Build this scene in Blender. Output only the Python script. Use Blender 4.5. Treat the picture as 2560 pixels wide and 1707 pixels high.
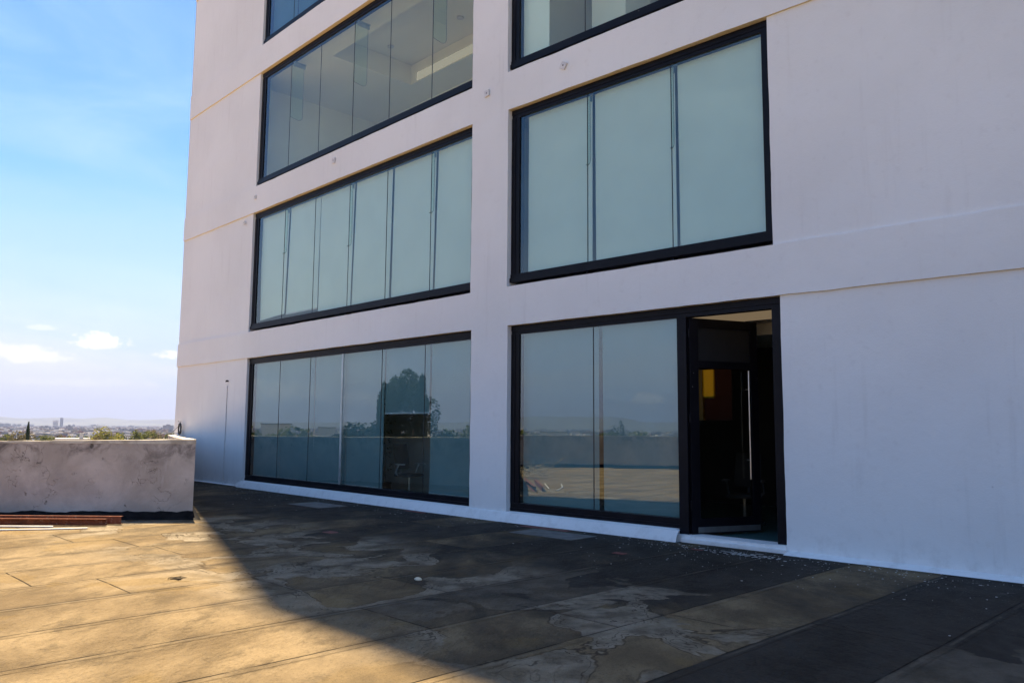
import bpy, bmesh, math, random
from mathutils import Vector, Matrix, noise
for o in list(bpy.data.objects): bpy.data.objects.remove(o)
S = bpy.context.scene
COL = S.collection
R = math.radians

# ------------------------------------------------------------------ camera
PITCH, ROLL = 0.10744602, 0.00769944
fwd = Vector((0, math.cos(PITCH), math.sin(PITCH)))
up0 = Vector((0, -math.sin(PITCH), math.cos(PITCH)))
rt0 = Vector((1, 0, 0))
cx = rt0*math.cos(ROLL) + up0*math.sin(ROLL)
cy = up0*math.cos(ROLL) - rt0*math.sin(ROLL)
cam = bpy.data.objects.new('camera', bpy.data.cameras.new('camera'))
COL.objects.link(cam)
m = Matrix((cx, cy, -fwd)).transposed().to_4x4(); m.translation = (0, 0, 1.6)
cam.matrix_world = m
cam.data.lens = 36*2001.254/2560; cam.data.sensor_width = 36
cam.data.clip_start = .05; cam.data.clip_end = 60000
S.camera = cam

# ------------------------------------------------------------------ sun, sky, exposure
SUN_EL, SUN_ROT = 65.0, -25.0
sd = Vector((math.sin(R(SUN_ROT))*math.cos(R(SUN_EL)), math.cos(R(SUN_ROT))*math.cos(R(SUN_EL)), math.sin(R(SUN_EL))))
sun = bpy.data.objects.new('sun', bpy.data.lights.new('sun', 'SUN')); COL.objects.link(sun)
sun.rotation_euler = sd.to_track_quat('Z', 'Y').to_euler()
sun.data.energy = 5.0; sun.data.angle = R(0.53); sun.data.color = (1.0, .82, .55)
S.view_settings.view_transform = 'Standard'; S.view_settings.look = 'None'
S.view_settings.exposure = 1.70; S.view_settings.gamma = 1.0

class NT:
    """small node-tree writer"""
    def __init__(s, nt): s.nt = nt; s.N = nt.nodes; s.L = nt.links
    def n(s, typ, ins=None, **kw):
        x = s.N.new(typ)
        for k, v in kw.items(): setattr(x, k, v)
        for k, v in (ins or {}).items():
            if hasattr(v, 'links') or hasattr(v, 'is_output'): s.L.new(v, x.inputs[k])
            else: x.inputs[k].default_value = v
        return x
    def math(s, op, a, b=0.0, c=0.0, clamp=False):
        x = s.n('ShaderNodeMath', {0: a, 1: b, 2: c}, operation=op, use_clamp=clamp); return x.outputs[0]
    def mix(s, f, a, b, mode='MIX'):
        x = s.N.new('ShaderNodeMix'); x.data_type = 'RGBA'; x.blend_type = mode
        for i, v in ((0, f), (6, a), (7, b)):
            if hasattr(v, 'is_output'): s.L.new(v, x.inputs[i])
            else: x.inputs[i].default_value = v
        return x.outputs[2]
    def noise(s, vec, scale, detail=4, rough=.55, dist=0.0):
        return s.n('ShaderNodeTexNoise', {'Vector': vec, 'Scale': scale, 'Detail': detail, 'Roughness': rough, 'Distortion': dist}).outputs[0]
    def ramp(s, fac, stops):
        x = s.n('ShaderNodeValToRGB', {0: fac}); e = x.color_ramp.elements
        while len(e) < len(stops): e.new(.5)
        for q, (p_, c_) in zip(e, stops):
            q.position = p_; q.color = c_ if len(c_) == 4 else (*c_, 1)
        return x.outputs[0]
    def smooth(s, v, a, b):
        return s.n('ShaderNodeMapRange', {0: v, 1: a, 2: b, 3: 0.0, 4: 1.0}, interpolation_type='SMOOTHSTEP').outputs[0]
    def mapping(s, vec, loc=(0,0,0), rot=(0,0,0), scale=(1,1,1)):
        return s.n('ShaderNodeMapping', {'Vector': vec, 'Location': loc, 'Rotation': rot, 'Scale': scale}).outputs[0]

W = bpy.data.worlds.new('World'); S.world = W; W.use_nodes = True
w = NT(W.node_tree); w.N.clear()
sky = w.n('ShaderNodeTexSky', sky_type='NISHITA', sun_disc=False, sun_elevation=R(SUN_EL), sun_rotation=R(SUN_ROT),
          altitude=2100.0, air_density=1.0, dust_density=1.6, ozone_density=1.6)
gen = w.n('ShaderNodeTexCoord').outputs['Generated']
sep = w.n('ShaderNodeSeparateXYZ', {0: gen})
az = w.math('ARCTAN2', sep.outputs[0], sep.outputs[1])
el = w.math('ARCSINE', sep.outputs[2])
comb = w.n('ShaderNodeCombineXYZ', {0: az, 1: w.math('MULTIPLY', el, 1.5), 2: 0.0}).outputs[0]
n1 = w.math('ADD', w.math('MULTIPLY', w.noise(comb, 30.0, 7, .66, .3), .75), w.math('MULTIPLY', w.noise(comb, 95.0, 5, .6), .25)); n2 = w.noise(comb, 7.0, 6, .6, .6)
total = None
def cloud(a, e, ra, re, amt=1.0, flat=True):
    """one cumulus bank: azimuth, elevation, half extents (radians), eroded by noise"""
    global total
    da = w.math('DIVIDE', w.math('SUBTRACT', az, a), ra)
    de0 = w.math('DIVIDE', w.math('SUBTRACT', el, e), re)
    de = w.math('MAXIMUM', de0, w.math('MULTIPLY', de0, -1.9)) if flat else de0
    d2 = w.math('ADD', w.math('MULTIPLY', da, da), w.math('MULTIPLY', de, de))
    v = w.math('SUBTRACT', w.math('ADD', w.math('MULTIPLY', n1, 5.0), -1.75), d2)
    v = w.math('MULTIPLY', w.smooth(v, -.15, .75), amt)
    total = v if total is None else w.math('MAXIMUM', total, v)
for a in [(-.4775, .0905, .040, .0145, .95), (-.3975, .0785, .024, .009, .9), (-.545, .072, .048, .016, .75), (-.6, .078, .045, .015, .7),
          (-.535, .103, .018, .004, .35), (-.50, .045, .09, .008, .3),
          (-1.22, .036, .12, .020, .9), (-1.33, .032, .07, .014, .8), (-1.12, .05, .08, .020, .8),
          (-1.80, .036, .022, .011, .9), (-1.755, .038, .010, .008, .7), (-2.1, .09, .12, .03, .7), (2.6, .1, .3, .04, .7), (1.5, .12, .25, .04, .7)]:
    cloud(*a)
low = w.smooth(el, .20, .02)
band = w.math('MULTIPLY', w.smooth(n2, .45, .78), w.math('MULTIPLY', low, .35))
total = w.math('MAXIMUM', total, band)
# thin haze whitens the lowest part of the sky, thin cirrus in the upper part
tone = w.n('ShaderNodeHueSaturation', {'Saturation': 1.30, 'Value': .74, 'Color': sky.outputs[0]}).outputs[0]
haz = w.math('MULTIPLY', w.smooth(el, .30, .01), .97)
base = w.mix(haz, tone, (3.15, 3.0, 3.1, 1))
cir = w.math('MULTIPLY', w.smooth(w.noise(w.mapping(comb, scale=(1, 2.2, 1), rot=(0, 0, .5)), 2.6, 5, .55, .8), .36, .80), .75)
base = w.mix(cir, base, (1.55, 2.50, 4.0, 1))
col = w.mix(total, base, (4.5, 4.3, 4.15, 1))
bg = w.n('ShaderNodeBackground', {'Color': col, 'Strength': 0.099})
w.n('ShaderNodeOutputWorld', {0: bg.outputs[0]})

# ------------------------------------------------------------------ material helpers
def mat(name, fn):
    mm = bpy.data.materials.new(name); mm.use_nodes = True
    t = NT(mm.node_tree); t.N.clear()
    out = t.N.new('ShaderNodeOutputMaterial')
    sh = fn(t)
    t.L.new(sh, out.inputs[0]); return mm
def pbsdf(t, color, rough=.6, metal=0.0, normal=None, spec=.5, **kw):
    ins = {'Base Color': color, 'Roughness': rough, 'Metallic': metal, 'Specular IOR Level': spec}
    if normal is not None: ins['Normal'] = normal
    ins.update(kw)
    return t.n('ShaderNodeBsdfPrincipled', ins).outputs[0]
def bump(t, h, strength=.3, dist=.01):
    return t.n('ShaderNodeBump', {'Height': h, 'Strength': strength, 'Distance': dist}).outputs[0]
def OC(t): return t.n('ShaderNodeTexCoord').outputs['Object']
def GP(t): return t.n('ShaderNodeNewGeometry').outputs['Position']
def simple(name, c, rough=.6, metal=0.0, var=.12, scale=6.0, spec=.5, bs=.15):
    def f(t):
        p = OC(t); a = t.noise(p, scale, 5)
        k = t.mix(t.smooth(a, .3, .7), (*[x*(1-var) for x in c], 1), (*[min(1, x*(1+var)) for x in c], 1))
        return pbsdf(t, k, rough, metal, bump(t, t.noise(p, scale*14, 3), bs, .004), spec)
    return mat(name, f)

def wall_paint(t):
    p = GP(t)
    big = t.noise(p, .35, 4, .6); fine = t.noise(p, 9, 6, .6)
    streak = t.noise(t.mapping(p, scale=(5.0, 5.0, .35)), 1.5, 5, .65)
    c = t.mix(t.smooth(big, .3, .7), (.715, .712, .698, 1), (.775, .774, .760, 1))
    c = t.mix(t.math('MULTIPLY', t.smooth(streak, .54, .78), .20), c, (.50, .475, .45, 1))
    c = t.mix(t.math('MULTIPLY', t.smooth(fine, .56, .76), .20), c, (.55, .52, .50, 1))
    # splash dirt at the foot, broken by noise
    z = t.n('ShaderNodeSeparateXYZ', {0: p}).outputs[2]
    ft = t.math('MULTIPLY', t.smooth(z, .5, .0), t.smooth(t.noise(p, 5, 6, .7), .45, .7))
    c = t.mix(t.math('MULTIPLY', ft, .25), c, (.36, .33, .30, 1))
    sp = t.n('ShaderNodeTexVoronoi', {'Vector': p, 'Scale': 1.3}).outputs[0]
    c = t.mix(t.math('MULTIPLY', t.smooth(sp, .018, .008), .35), c, (.25, .22, .2, 1))
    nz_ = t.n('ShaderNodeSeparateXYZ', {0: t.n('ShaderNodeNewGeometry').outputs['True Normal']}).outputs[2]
    c = t.mix(t.math('MULTIPLY', t.math('LESS_THAN', t.math('ABSOLUTE', t.math('ADD', nz_, 1.0)), .45), t.math('GREATER_THAN', z, .6)), c, (.70, .59, .38, 1))  # faces that look down tinted ochre; warm bounce painted into the wall colour
    h = t.math('ADD', t.math('MULTIPLY', t.noise(p, 60, 4, .6), .25), t.math('MULTIPLY', t.noise(p, 3.2, 4, .6), 1.2))
    return pbsdf(t, c, .72, 0, bump(t, h, .5, .014), .3)
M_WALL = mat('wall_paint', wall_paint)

def plaster(t):
    p = GP(t); z = t.n('ShaderNodeSeparateXYZ', {0: p}).outputs[2]
    a = t.noise(p, 1.1, 7, .62, .4); b = t.noise(p, 5.5, 8, .68); st = t.noise(t.mapping(p, scale=(3.0, 3.0, .5)), 1.2, 6, .6, .3)
    c = t.mix(t.smooth(a, .34, .66), (.41, .35, .30, 1), (.60, .52, .455, 1))
    c = t.mix(t.math('MULTIPLY', t.smooth(b, .48, .68), .55), c, (.45, .38, .33, 1))
    c = t.mix(t.math('MULTIPLY', t.smooth(st, .58, .74), .5), c, (.66, .60, .56, 1))
    topd = t.math('MULTIPLY', t.smooth(z, .72, 1.25), t.smooth(t.noise(p, 2.3, 7, .66, .6), .44, .66))
    c = t.mix(t.math('MULTIPLY', topd, .8), c, (.10, .082, .072, 1))
    v = t.n('ShaderNodeTexVoronoi', {'Vector': t.mapping(p, scale=(1, 1, .7)), 'Scale': 3.4, 'Randomness': 1.0})
    chip = t.math('MULTIPLY', t.smooth(v.outputs[0], .14, .09), t.smooth(t.noise(p, 12, 4), .48, .6))
    c = t.mix(t.math('MULTIPLY', chip, .8), c, (.085, .07, .055, 1))
    cr = t.n('ShaderNodeTexVoronoi', {'Vector': t.mapping(t.n('ShaderNodeVectorMath', {0: p, 1: t.n('ShaderNodeTexNoise', {'Vector': p, 'Scale': 3.0, 'Detail': 5.0}).outputs[1]}, operation='ADD').outputs[0]), 'Scale': 1.5}, feature='DISTANCE_TO_EDGE').outputs[0]
    crk = t.math('MULTIPLY', t.smooth(cr, .008, .002), t.smooth(t.noise(p, 1.7, 3), .54, .62))
    c = t.mix(t.math('MULTIPLY', crk, .75), c, (.09, .075, .06, 1))
    h = t.math('SUBTRACT', t.math('ADD', t.noise(p, 40, 5, .7), t.math('MULTIPLY', t.noise(p, 4, 5, .6), 2.2)), t.math('MULTIPLY', t.math('ADD', chip, crk), 1.5))
    return pbsdf(t, c, .9, 0, bump(t, h, .55, .012), .2)
M_PLASTER = mat('weathered_plaster', plaster)
def coping(t):
    p = GP(t)
    c = t.mix(t.smooth(t.noise(p, 3.5, 6, .65), .4, .65), (.62, .56, .46, 1), (.42, .36, .28, 1))
    return pbsdf(t, c, .9, 0, bump(t, t.noise(p, 30, 5, .7), .5, .01), .2)
M_COPING = mat('sunbleached_coping', coping)

YAW = math.atan2(.70, .714)
def roof_sheet(t):
    """mineral felt sheets one metre wide, laid square to the facade, with water-stain rings and paint flecks"""
    p = GP(t)
    wob = t.n('ShaderNodeVectorMath', {0: t.n('ShaderNodeTexNoise', {'Vector': p, 'Scale': .9, 'Detail': 3.0}).outputs[1], 1: (.5, .5, .5)}, operation='SUBTRACT').outputs[0]
    wob = t.n('ShaderNodeVectorMath', {0: wob, 3: .035}, operation='SCALE').outputs[0]
    pw = t.n('ShaderNodeVectorMath', {0: p, 1: wob}, operation='ADD').outputs[0]
    s_ = t.n('ShaderNodeSeparateXYZ', {0: pw})
    X, Y = s_.outputs[0], s_.outputs[1]
    u = t.math('ADD', t.math('SUBTRACT', t.math('MULTIPLY', X, .70), t.math('MULTIPLY', Y, .714)), 100.17)
    v = t.math('ADD', t.math('ADD', t.math('MULTIPLY', X, .714), t.math('MULTIPLY', Y, .70)), 100.0)
    iu = t.math('FLOOR', u); fu = t.math('SUBTRACT', u, iu)
    rnd = t.n('ShaderNodeTexWhiteNoise', {'W': iu}, noise_dimensions='1D').outputs[0]
    v2 = t.math('ADD', t.math('DIVIDE', v, 4.3), t.math('MULTIPLY', rnd, 7.0))
    iv = t.math('FLOOR', v2); fv = t.math('MULTIPLY', t.math('SUBTRACT', v2, iv), 4.3)
    cid = t.n('ShaderNodeCombineXYZ', {0: iu, 1: iv, 2: 0.0}).outputs[0]
    rc = t.n('ShaderNodeTexWhiteNoise', {'Vector': cid}, noise_dimensions='2D').outputs[0]
    # distances to the laps
    du = t.math('MINIMUM', fu, t.math('SUBTRACT', 1.0, fu))
    dv = t.math('MINIMUM', fv, t.math('SUBTRACT', 4.3, fv))
    dl = t.math('MINIMUM', du, dv)
    seam = t.math('MULTIPLY', t.smooth(dl, .011, .002), t.smooth(t.noise(p, 2.6, 4), .30, .52))
    wide = t.math('MULTIPLY', t.smooth(dl, .16, .0), t.smooth(t.noise(p, 1.6, 5, .6), .42, .62))
    lip = t.math('MULTIPLY', t.smooth(fu, .10, .07), 1.0)
    # dust
    stretch = t.mapping(p, rot=(0, 0, -YAW), scale=(1.0, .6, 1))
    a = t.noise(stretch, .9, 9, .66, .3); b = t.noise(stretch, 2.6, 10, .74, .2); g = t.noise(p, 48, 5, .75)
    tan = t.mix(t.smooth(a, .34, .64), (.130, .093, .052, 1), (.238, .176, .101, 1))
    tan = t.mix(t.math('MULTIPLY', t.smooth(b, .47, .63), .70), tan, (.092, .068, .040, 1))
    tan = t.mix(t.math('MULTIPLY', t.smooth(rc, .3, 1.0), .22), tan, (.235, .182, .115, 1))
    ochre = t.math('MULTIPLY', t.smooth(t.noise(p, .75, 5, .5, .4), .56, .60), .45)
    tan = t.mix(ochre, tan, (.185, .125, .052, 1))
    # bare dark felt on some sheets; building shade painted in towards the facade
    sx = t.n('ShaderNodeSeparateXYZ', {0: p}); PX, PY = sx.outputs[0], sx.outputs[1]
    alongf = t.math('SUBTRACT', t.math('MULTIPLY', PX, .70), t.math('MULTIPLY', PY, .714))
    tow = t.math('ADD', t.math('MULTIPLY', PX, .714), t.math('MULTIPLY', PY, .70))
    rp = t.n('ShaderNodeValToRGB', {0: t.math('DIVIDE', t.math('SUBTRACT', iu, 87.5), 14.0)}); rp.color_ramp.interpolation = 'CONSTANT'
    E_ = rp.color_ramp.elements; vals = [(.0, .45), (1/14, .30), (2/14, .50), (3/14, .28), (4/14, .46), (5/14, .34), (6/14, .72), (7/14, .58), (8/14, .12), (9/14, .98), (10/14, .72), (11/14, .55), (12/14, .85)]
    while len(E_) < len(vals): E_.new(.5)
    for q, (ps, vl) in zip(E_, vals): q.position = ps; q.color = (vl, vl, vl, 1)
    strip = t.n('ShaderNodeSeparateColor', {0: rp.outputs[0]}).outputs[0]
    wall_shade = t.smooth(tow, 4.6, 8.4)
    felt_shade = t.math('ADD', t.math('MULTIPLY', strip, .85), t.math('MULTIPLY', wall_shade, .42))
    felt_shade = t.math('ADD', felt_shade, t.math('MULTIPLY', t.math('SUBTRACT', rc, .5), .35))
    felt_shade = t.math('ADD', felt_shade, t.math('MULTIPLY', t.math('SUBTRACT', t.noise(stretch, 1.1, 8, .66, .3), .5), 1.5))
    felt_shade = t.math('MULTIPLY', t.smooth(felt_shade, .16, .82), t.smooth(t.math('ADD', tow, t.math('MULTIPLY', t.smooth(alongf, -7.0, -3.4), 1.3)), 3.3, 4.9))  # darkening begins at the shadow edge, so shade is painted into the sheets
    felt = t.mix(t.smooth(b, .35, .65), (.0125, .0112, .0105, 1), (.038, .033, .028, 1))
    c = t.mix(t.math('MULTIPLY', felt_shade, .94), tan, felt)
    # grey silt left by dried puddles, browner at its rims
    r1 = t.noise(p, .85, 5, .52, .55)
    shd = t.smooth(tow, 3.0, 4.4)
    cut = t.math('MULTIPLY', t.smooth(strip, .80, .60), t.smooth(t.math('SUBTRACT', tow, t.math('MULTIPLY', strip, 1.6)), 6.6, 5.6))
    cut = t.math('MULTIPLY', cut, shd)
    pud = t.math('MULTIPLY', t.smooth(r1, .485, .505), cut)
    silt = t.mix(t.smooth(t.noise(p, 3.0, 7, .6), .36, .62), (.125, .102, .072, 1), (.275, .232, .172, 1))
    c = t.mix(t.math('MULTIPLY', pud, .78), c, silt)
    rings = None
    for lv, wd in ((.487, .010), (.520, .0045), (.555, .006), (.60, .004)):
        x = t.smooth(t.math('ABSOLUTE', t.math('SUBTRACT', t.math('ADD', r1, t.math('MULTIPLY', t.noise(p, 7, 4), .016)), lv+.008)), wd, wd*.15)
        rings = x if rings is None else t.math('MAXIMUM', rings, x)
    brk = t.smooth(t.noise(p, 1.9, 4), .38, .58)
    c = t.mix(t.math('MULTIPLY', t.math('MULTIPLY', rings, brk), t.math('MULTIPLY', cut, .85)), c, (.040, .028, .017, 1))
    c = t.mix(t.math('MULTIPLY', t.smooth(g, .50, .66), .38), c, (.035, .026, .017, 1))
    c = t.mix(t.math('MULTIPLY', wide, .45), c, (.050, .037, .024, 1))
    lapl = t.math('MULTIPLY', t.smooth(t.math('ABSOLUTE', t.math('SUBTRACT', fu, .035)), .022, .006), t.smooth(t.noise(p, 1.1, 4), .45, .62))
    c = t.mix(t.math('MULTIPLY', lapl, .30), c, (.22, .185, .14, 1))
    grit = t.math('MULTIPLY', t.smooth(t.noise(p, 20, 7, .82), .53, .66), t.smooth(t.noise(stretch, 1.2, 5, .7), .42, .60))
    c = t.mix(t.math('MULTIPLY', grit, .60), c, (.055, .041, .025, 1))
    c = t.mix(t.math('MULTIPLY', seam, .80), c, (.014, .011, .009, 1))
    # paint flecks
    vv = t.n('ShaderNodeTexVoronoi', {'Vector': t.n('ShaderNodeVectorMath', {0: p, 1: t.n('ShaderNodeTexNoise', {'Vector': p, 'Scale': 30.0}).outputs[1]}, operation='ADD').outputs[0], 'Scale': 7.5})
    sel = t.n('ShaderNodeSeparateColor', {0: vv.outputs[1]})
    rad = t.math('MULTIPLY', sel.outputs[1], .15)
    fl = t.math('MULTIPLY', t.math('LESS_THAN', vv.outputs[0], rad), t.math('GREATER_THAN', sel.outputs[0], .35))
    fl = t.math('MULTIPLY', fl, t.smooth(t.math('ADD', tow, t.math('MULTIPLY', t.noise(p, .9, 3), 2.0)), 7.6, 9.6))
    c = t.mix(t.math('MULTIPLY', fl, .8), c, (.55, .53, .50, 1))
    smear = t.math('MULTIPLY', t.smooth(t.noise(t.mapping(p, scale=(1, 2, 1)), 2.3, 8, .75), .60, .70), t.smooth(tow, 8.8, 9.9))
    c = t.mix(t.math('MULTIPLY', smear, .45), c, (.42, .40, .39, 1))
    h = t.math('ADD', t.math('MULTIPLY', g, .5), t.math('MULTIPLY', b, 1.5))
    h = t.math('ADD', h, t.math('MULTIPLY', lip, 1.3)); h = t.math('SUBTRACT', h, t.math('MULTIPLY', seam, 2.0))
    gran = t.math('MULTIPLY', t.noise(stretch, 17, 4, .6), t.math('ADD', .5, t.math('MULTIPLY', t.smooth(t.noise(p, .6, 3), .42, .58), 3.2)))
    h = t.math('ADD', h, gran)
    return pbsdf(t, c, t.math('SUBTRACT', .93, t.math('MULTIPLY', felt_shade, .12)), 0, bump(t, h, .9, .016), .10)
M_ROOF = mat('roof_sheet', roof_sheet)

def frame_m(t):
    p = GP(t)
    v = t.n('ShaderNodeTexVoronoi', {'Vector': p, 'Scale': 4.0})
    k = t.n('ShaderNodeSeparateColor', {0: v.outputs[1]}).outputs[0]
    sp = t.math('MULTIPLY', t.smooth(v.outputs[0], .045, .02), t.math('GREATER_THAN', k, .55))
    c = t.mix(t.math('MULTIPLY', t.smooth(t.noise(p, 3, 5), .45, .7), .5), (.004, .004, .007, 1), (.010, .009, .014, 1))
    c = t.mix(t.math('MULTIPLY', sp, .5), c, (.3, .28, .27, 1))
    return pbsdf(t, c, .42, .0, bump(t, t.noise(p, 2, 3), .05, .01), .15)
M_FRAME = mat('black_frame', frame_m)
M_DARK = simple('dark_void', (.006, .006, .007), .8, var=.2)
def glass_fn(tr, refl=.15, tint=(.90, 1.0, 1.0)):
    def f(t):
        lw = t.n('ShaderNodeLayerWeight', {'Blend': .5}).outputs['Facing']
        fr = t.math('ADD', refl, t.math('MULTIPLY', t.math('POWER', lw, 5.0), .85), clamp=True)
        nz = bump(t, t.noise(GP(t), .9, 2, .5), .012, .05)
        gl = t.n('ShaderNodeBsdfGlossy', {'Color': (*tint, 1), 'Roughness': 0.0, 'Normal': nz}).outputs[0]
        tp = t.n('ShaderNodeBsdfTransparent', {'Color': (*tr, 1)}).outputs[0]
        return t.n('ShaderNodeMixShader', {0: fr, 1: tp, 2: gl}).outputs[0]
    return f
M_GLASS = mat('tinted_glass', glass_fn((.68, .81, .83), .17))
M_GLASS_UP = mat('tinted_glass_upper', glass_fn((.72, .82, .76), .10))
M_GLASS_W = mat('tinted_glass_clearer', glass_fn((.80, .90, .82), .085, (1, 1, 1)))
M_GLASS_BLUE = mat('tinted_glass_blue', glass_fn((.44, .58, .64), .12, (.95, .97, 1)))
M_CLEAR = mat('clear_glass', glass_fn((.90, .97, .94), .05))
M_JOINT = simple('silicone_joint', (.012, .016, .016), .5)
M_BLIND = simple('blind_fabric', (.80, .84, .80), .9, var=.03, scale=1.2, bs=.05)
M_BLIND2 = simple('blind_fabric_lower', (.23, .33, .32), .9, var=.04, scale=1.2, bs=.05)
M_INT = simple('interior_wall', (.80, .77, .66), .9, var=.04, scale=.8, bs=.05)
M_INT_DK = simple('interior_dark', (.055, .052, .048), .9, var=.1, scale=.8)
M_INT_MID = simple('interior_grey', (.72, .70, .66), .9, var=.05, scale=.8)
M_CEIL = simple('ceiling_paint', (.82, .78, .68), .9, var=.03, scale=.6, bs=.03)
M_CARPET = simple('interior_floor', (.06, .07, .07), .6, var=.2)
M_WHITE = simple('white_plastic', (.62, .60, .58), .5)
M_STEEL = simple('brushed_steel', (.62, .60, .57), .28, 1.0, bs=.02)
M_ALU = simple('anodised_aluminium', (.42, .48, .49), .4, .7)
M_BLACK = simple('black_rubber', (.012, .012, .013), .5)
M_MESH = simple('black_chair_mesh', (.02, .02, .022), .7)
M_TAR = simple('black_tar', (.010, .009, .010), .7, var=.5, scale=7, spec=.1, bs=.6)
M_REDP = simple('red_floor_paint', (.14, .025, .02), .7, var=.35, scale=14)
M_PVC = simple('white_pipe', (.70, .68, .64), .45)
def rust(t):
    p = GP(t)
    a = t.noise(p, 7, 8, .7); b = t.noise(p, 26, 6, .7)
    c = t.mix(t.smooth(a, .35, .65), (.20, .060, .028, 1), (.115, .035, .018, 1))
    c = t.mix(t.math('MULTIPLY', t.smooth(b, .56, .66), .6), c, (.34, .26, .20, 1))
    return pbsdf(t, c, .85, .1, bump(t, b, .6, .004), .3)
M_RUST = mat('rusty_steel', rust)
def leafm(name, c1, c2):
    def f(t):
        p = GP(t); r_ = t.n('ShaderNodeTexWhiteNoise', {'Vector': t.n('ShaderNodeNewGeometry').outputs['True Normal']}).outputs[0]
        a = t.noise(p, .45, 3)
        c = t.mix(t.smooth(a, .35, .65), (*c1, 1), (*c2, 1))
        c = t.mix(t.math('MULTIPLY', r_, .35), c, (*[x*1.7 for x in c2], 1))
        d = t.n('ShaderNodeBsdfDiffuse', {'Color': c}).outputs[0]
        tr = t.n('ShaderNodeBsdfTranslucent', {'Color': c}).outputs[0]
        return t.n('ShaderNodeMixShader', {0: .35, 1: d, 2: tr}).outputs[0]
    return mat(name, f)
M_LEAF_D = leafm('dark_leaf', (.018, .024, .010), (.034, .042, .017))
M_LEAF_O = leafm('olive_leaf', (.075, .085, .025), (.13, .135, .04))
M_LEAF_Y = leafm('yellow_leaf', (.13, .13, .03), (.22, .20, .05))
M_LEAF_B = leafm('brownish_leaf', (.10, .085, .04), (.15, .125, .06))
M_BARK = simple('bark', (.10, .075, .055), .9, var=.4, scale=3)
M_CYP = leafm('cypress_leaf', (.018, .030, .016), (.035, .05, .024))

# ------------------------------------------------------------------ object helpers
def tag(o, label=None, cat=None, group=None, kind=None):
    if label: o['label'] = label
    if cat: o['category'] = cat
    if group: o['group'] = group
    if kind: o['kind'] = kind
    return o
def link(o, parent=None, mw=None):
    COL.objects.link(o)
    if parent is not None:
        o.parent = parent
        if mw is not None: o.matrix_local = WM[parent.name].inverted() @ mw; WM[o.name] = mw.copy()
        else: WM[o.name] = WM[parent.name].copy()
    else:
        if mw is not None: o.matrix_world = mw; WM[o.name] = mw.copy()
        else: WM[o.name] = Matrix.Identity(4)
    return o
WM = {}
def empty(name, loc, rz=0.0):
    o = bpy.data.objects.new(name, None); o.empty_display_size = .2
    return link(o, None, Matrix.Translation(loc) @ Matrix.Rotation(rz, 4, 'Z'))
class MB:
    def __init__(s): s.b = bmesh.new()
    def quad(s, *v):
        f = s.b.faces.new([s.b.verts.new(x) for x in v]); return f
    def box(s, x0, x1, y0, y1, z0, z1, mtx=None):
        P = [(x, y, z) for x in (x0, x1) for y in (y0, y1) for z in (z0, z1)]
        if mtx: P = [mtx @ Vector(q) for q in P]
        v = [s.b.verts.new(q) for q in P]
        for i in ((0,1,3,2), (4,6,7,5), (0,4,5,1), (2,3,7,6), (0,2,6,4), (1,5,7,3)): s.b.faces.new([v[k] for k in i])
        return s
    def prism(s, poly, z0, z1):
        lo = [s.b.verts.new((x, y, z0)) for x, y in poly]; hi = [s.b.verts.new((x, y, z1)) for x, y in poly]
        s.b.faces.new(lo[::-1]); s.b.faces.new(hi); n = len(poly)
        for i in range(n): s.b.faces.new((lo[i], lo[(i+1) % n], hi[(i+1) % n], hi[i]))
        return s
    def tube(s, pts, r, n=8, caps=True):
        pts = [Vector(q) for q in pts]; rs = r if isinstance(r, (list, tuple)) else [r]*len(pts)
        rings = []; ref = None
        for i, q in enumerate(pts):
            d = (pts[min(i+1, len(pts)-1)] - pts[max(i-1, 0)]).normalized()
            if ref is None: ref = Vector((0, 0, 1)) if abs(d.z) < .9 else Vector((1, 0, 0))
            a = d.cross(ref).normalized(); b = a.cross(d).normalized(); ref = b
            rings.append([s.b.verts.new(q + (a*math.cos(t_)+b*math.sin(t_))*rs[i]) for t_ in [k*2*math.pi/n for k in range(n)]])
        for A, B in zip(rings, rings[1:]):
            for k in range(n): s.b.faces.new((A[k], A[(k+1) % n], B[(k+1) % n], B[k]))
        if caps: s.b.faces.new(rings[0][::-1]); s.b.faces.new(rings[-1])
        return s
    def build(s, name, material, parent=None, mw=None, smooth=None, bevel=0):
        bmesh.ops.recalc_face_normals(s.b, faces=s.b.faces)
        if bevel: bmesh.ops.bevel(s.b, geom=[e for e in s.b.edges if e.is_manifold and e.calc_face_angle(0) > .6], offset=bevel, segments=2, affect='EDGES', profile=.6)
        me = bpy.data.meshes.new(name); s.b.to_mesh(me); s.b.free()
        me.materials.append(material)
        if smooth is not None:
            me.polygons.foreach_set('use_smooth', [True]*len(me.polygons)); me.set_sharp_from_angle(angle=R(smooth))
        return link(bpy.data.objects.new(name, me), parent, mw)
random.seed(7)

# ------------------------------------------------------------------ terrace, parapet and land (setting)
LP = Vector((-7.11700467, 21.38159528, 0)); LT = Vector((.69232905, -.72158193, 0)); LI = Vector((.72158193, .69232905, 0))
RP = Vector((-.09671739, 14.08050842, 0)); RT = Vector((.72901051, -.6845025, 0)); RI = Vector((.6845025, .72901051, 0))
def plane_m(o, t_, i_): return Matrix(((t_.x, i_.x, 0, o.x), (t_.y, i_.y, 0, o.y), (0, 0, 1, 0), (0, 0, 0, 1)))
ML, MR = plane_m(LP, LT, LI), plane_m(RP, RT, RI)
SL_END, SR_BEG, SL_BEG, SR_END = 9.9188, -.21016, -4.75, 22.0
ROOF = 41.6
def Lw(s, d=0, z=0): return ML @ Vector((s, d, z))
def Rw(s, d=0, z=0): return MR @ Vector((s, d, z))

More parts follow.
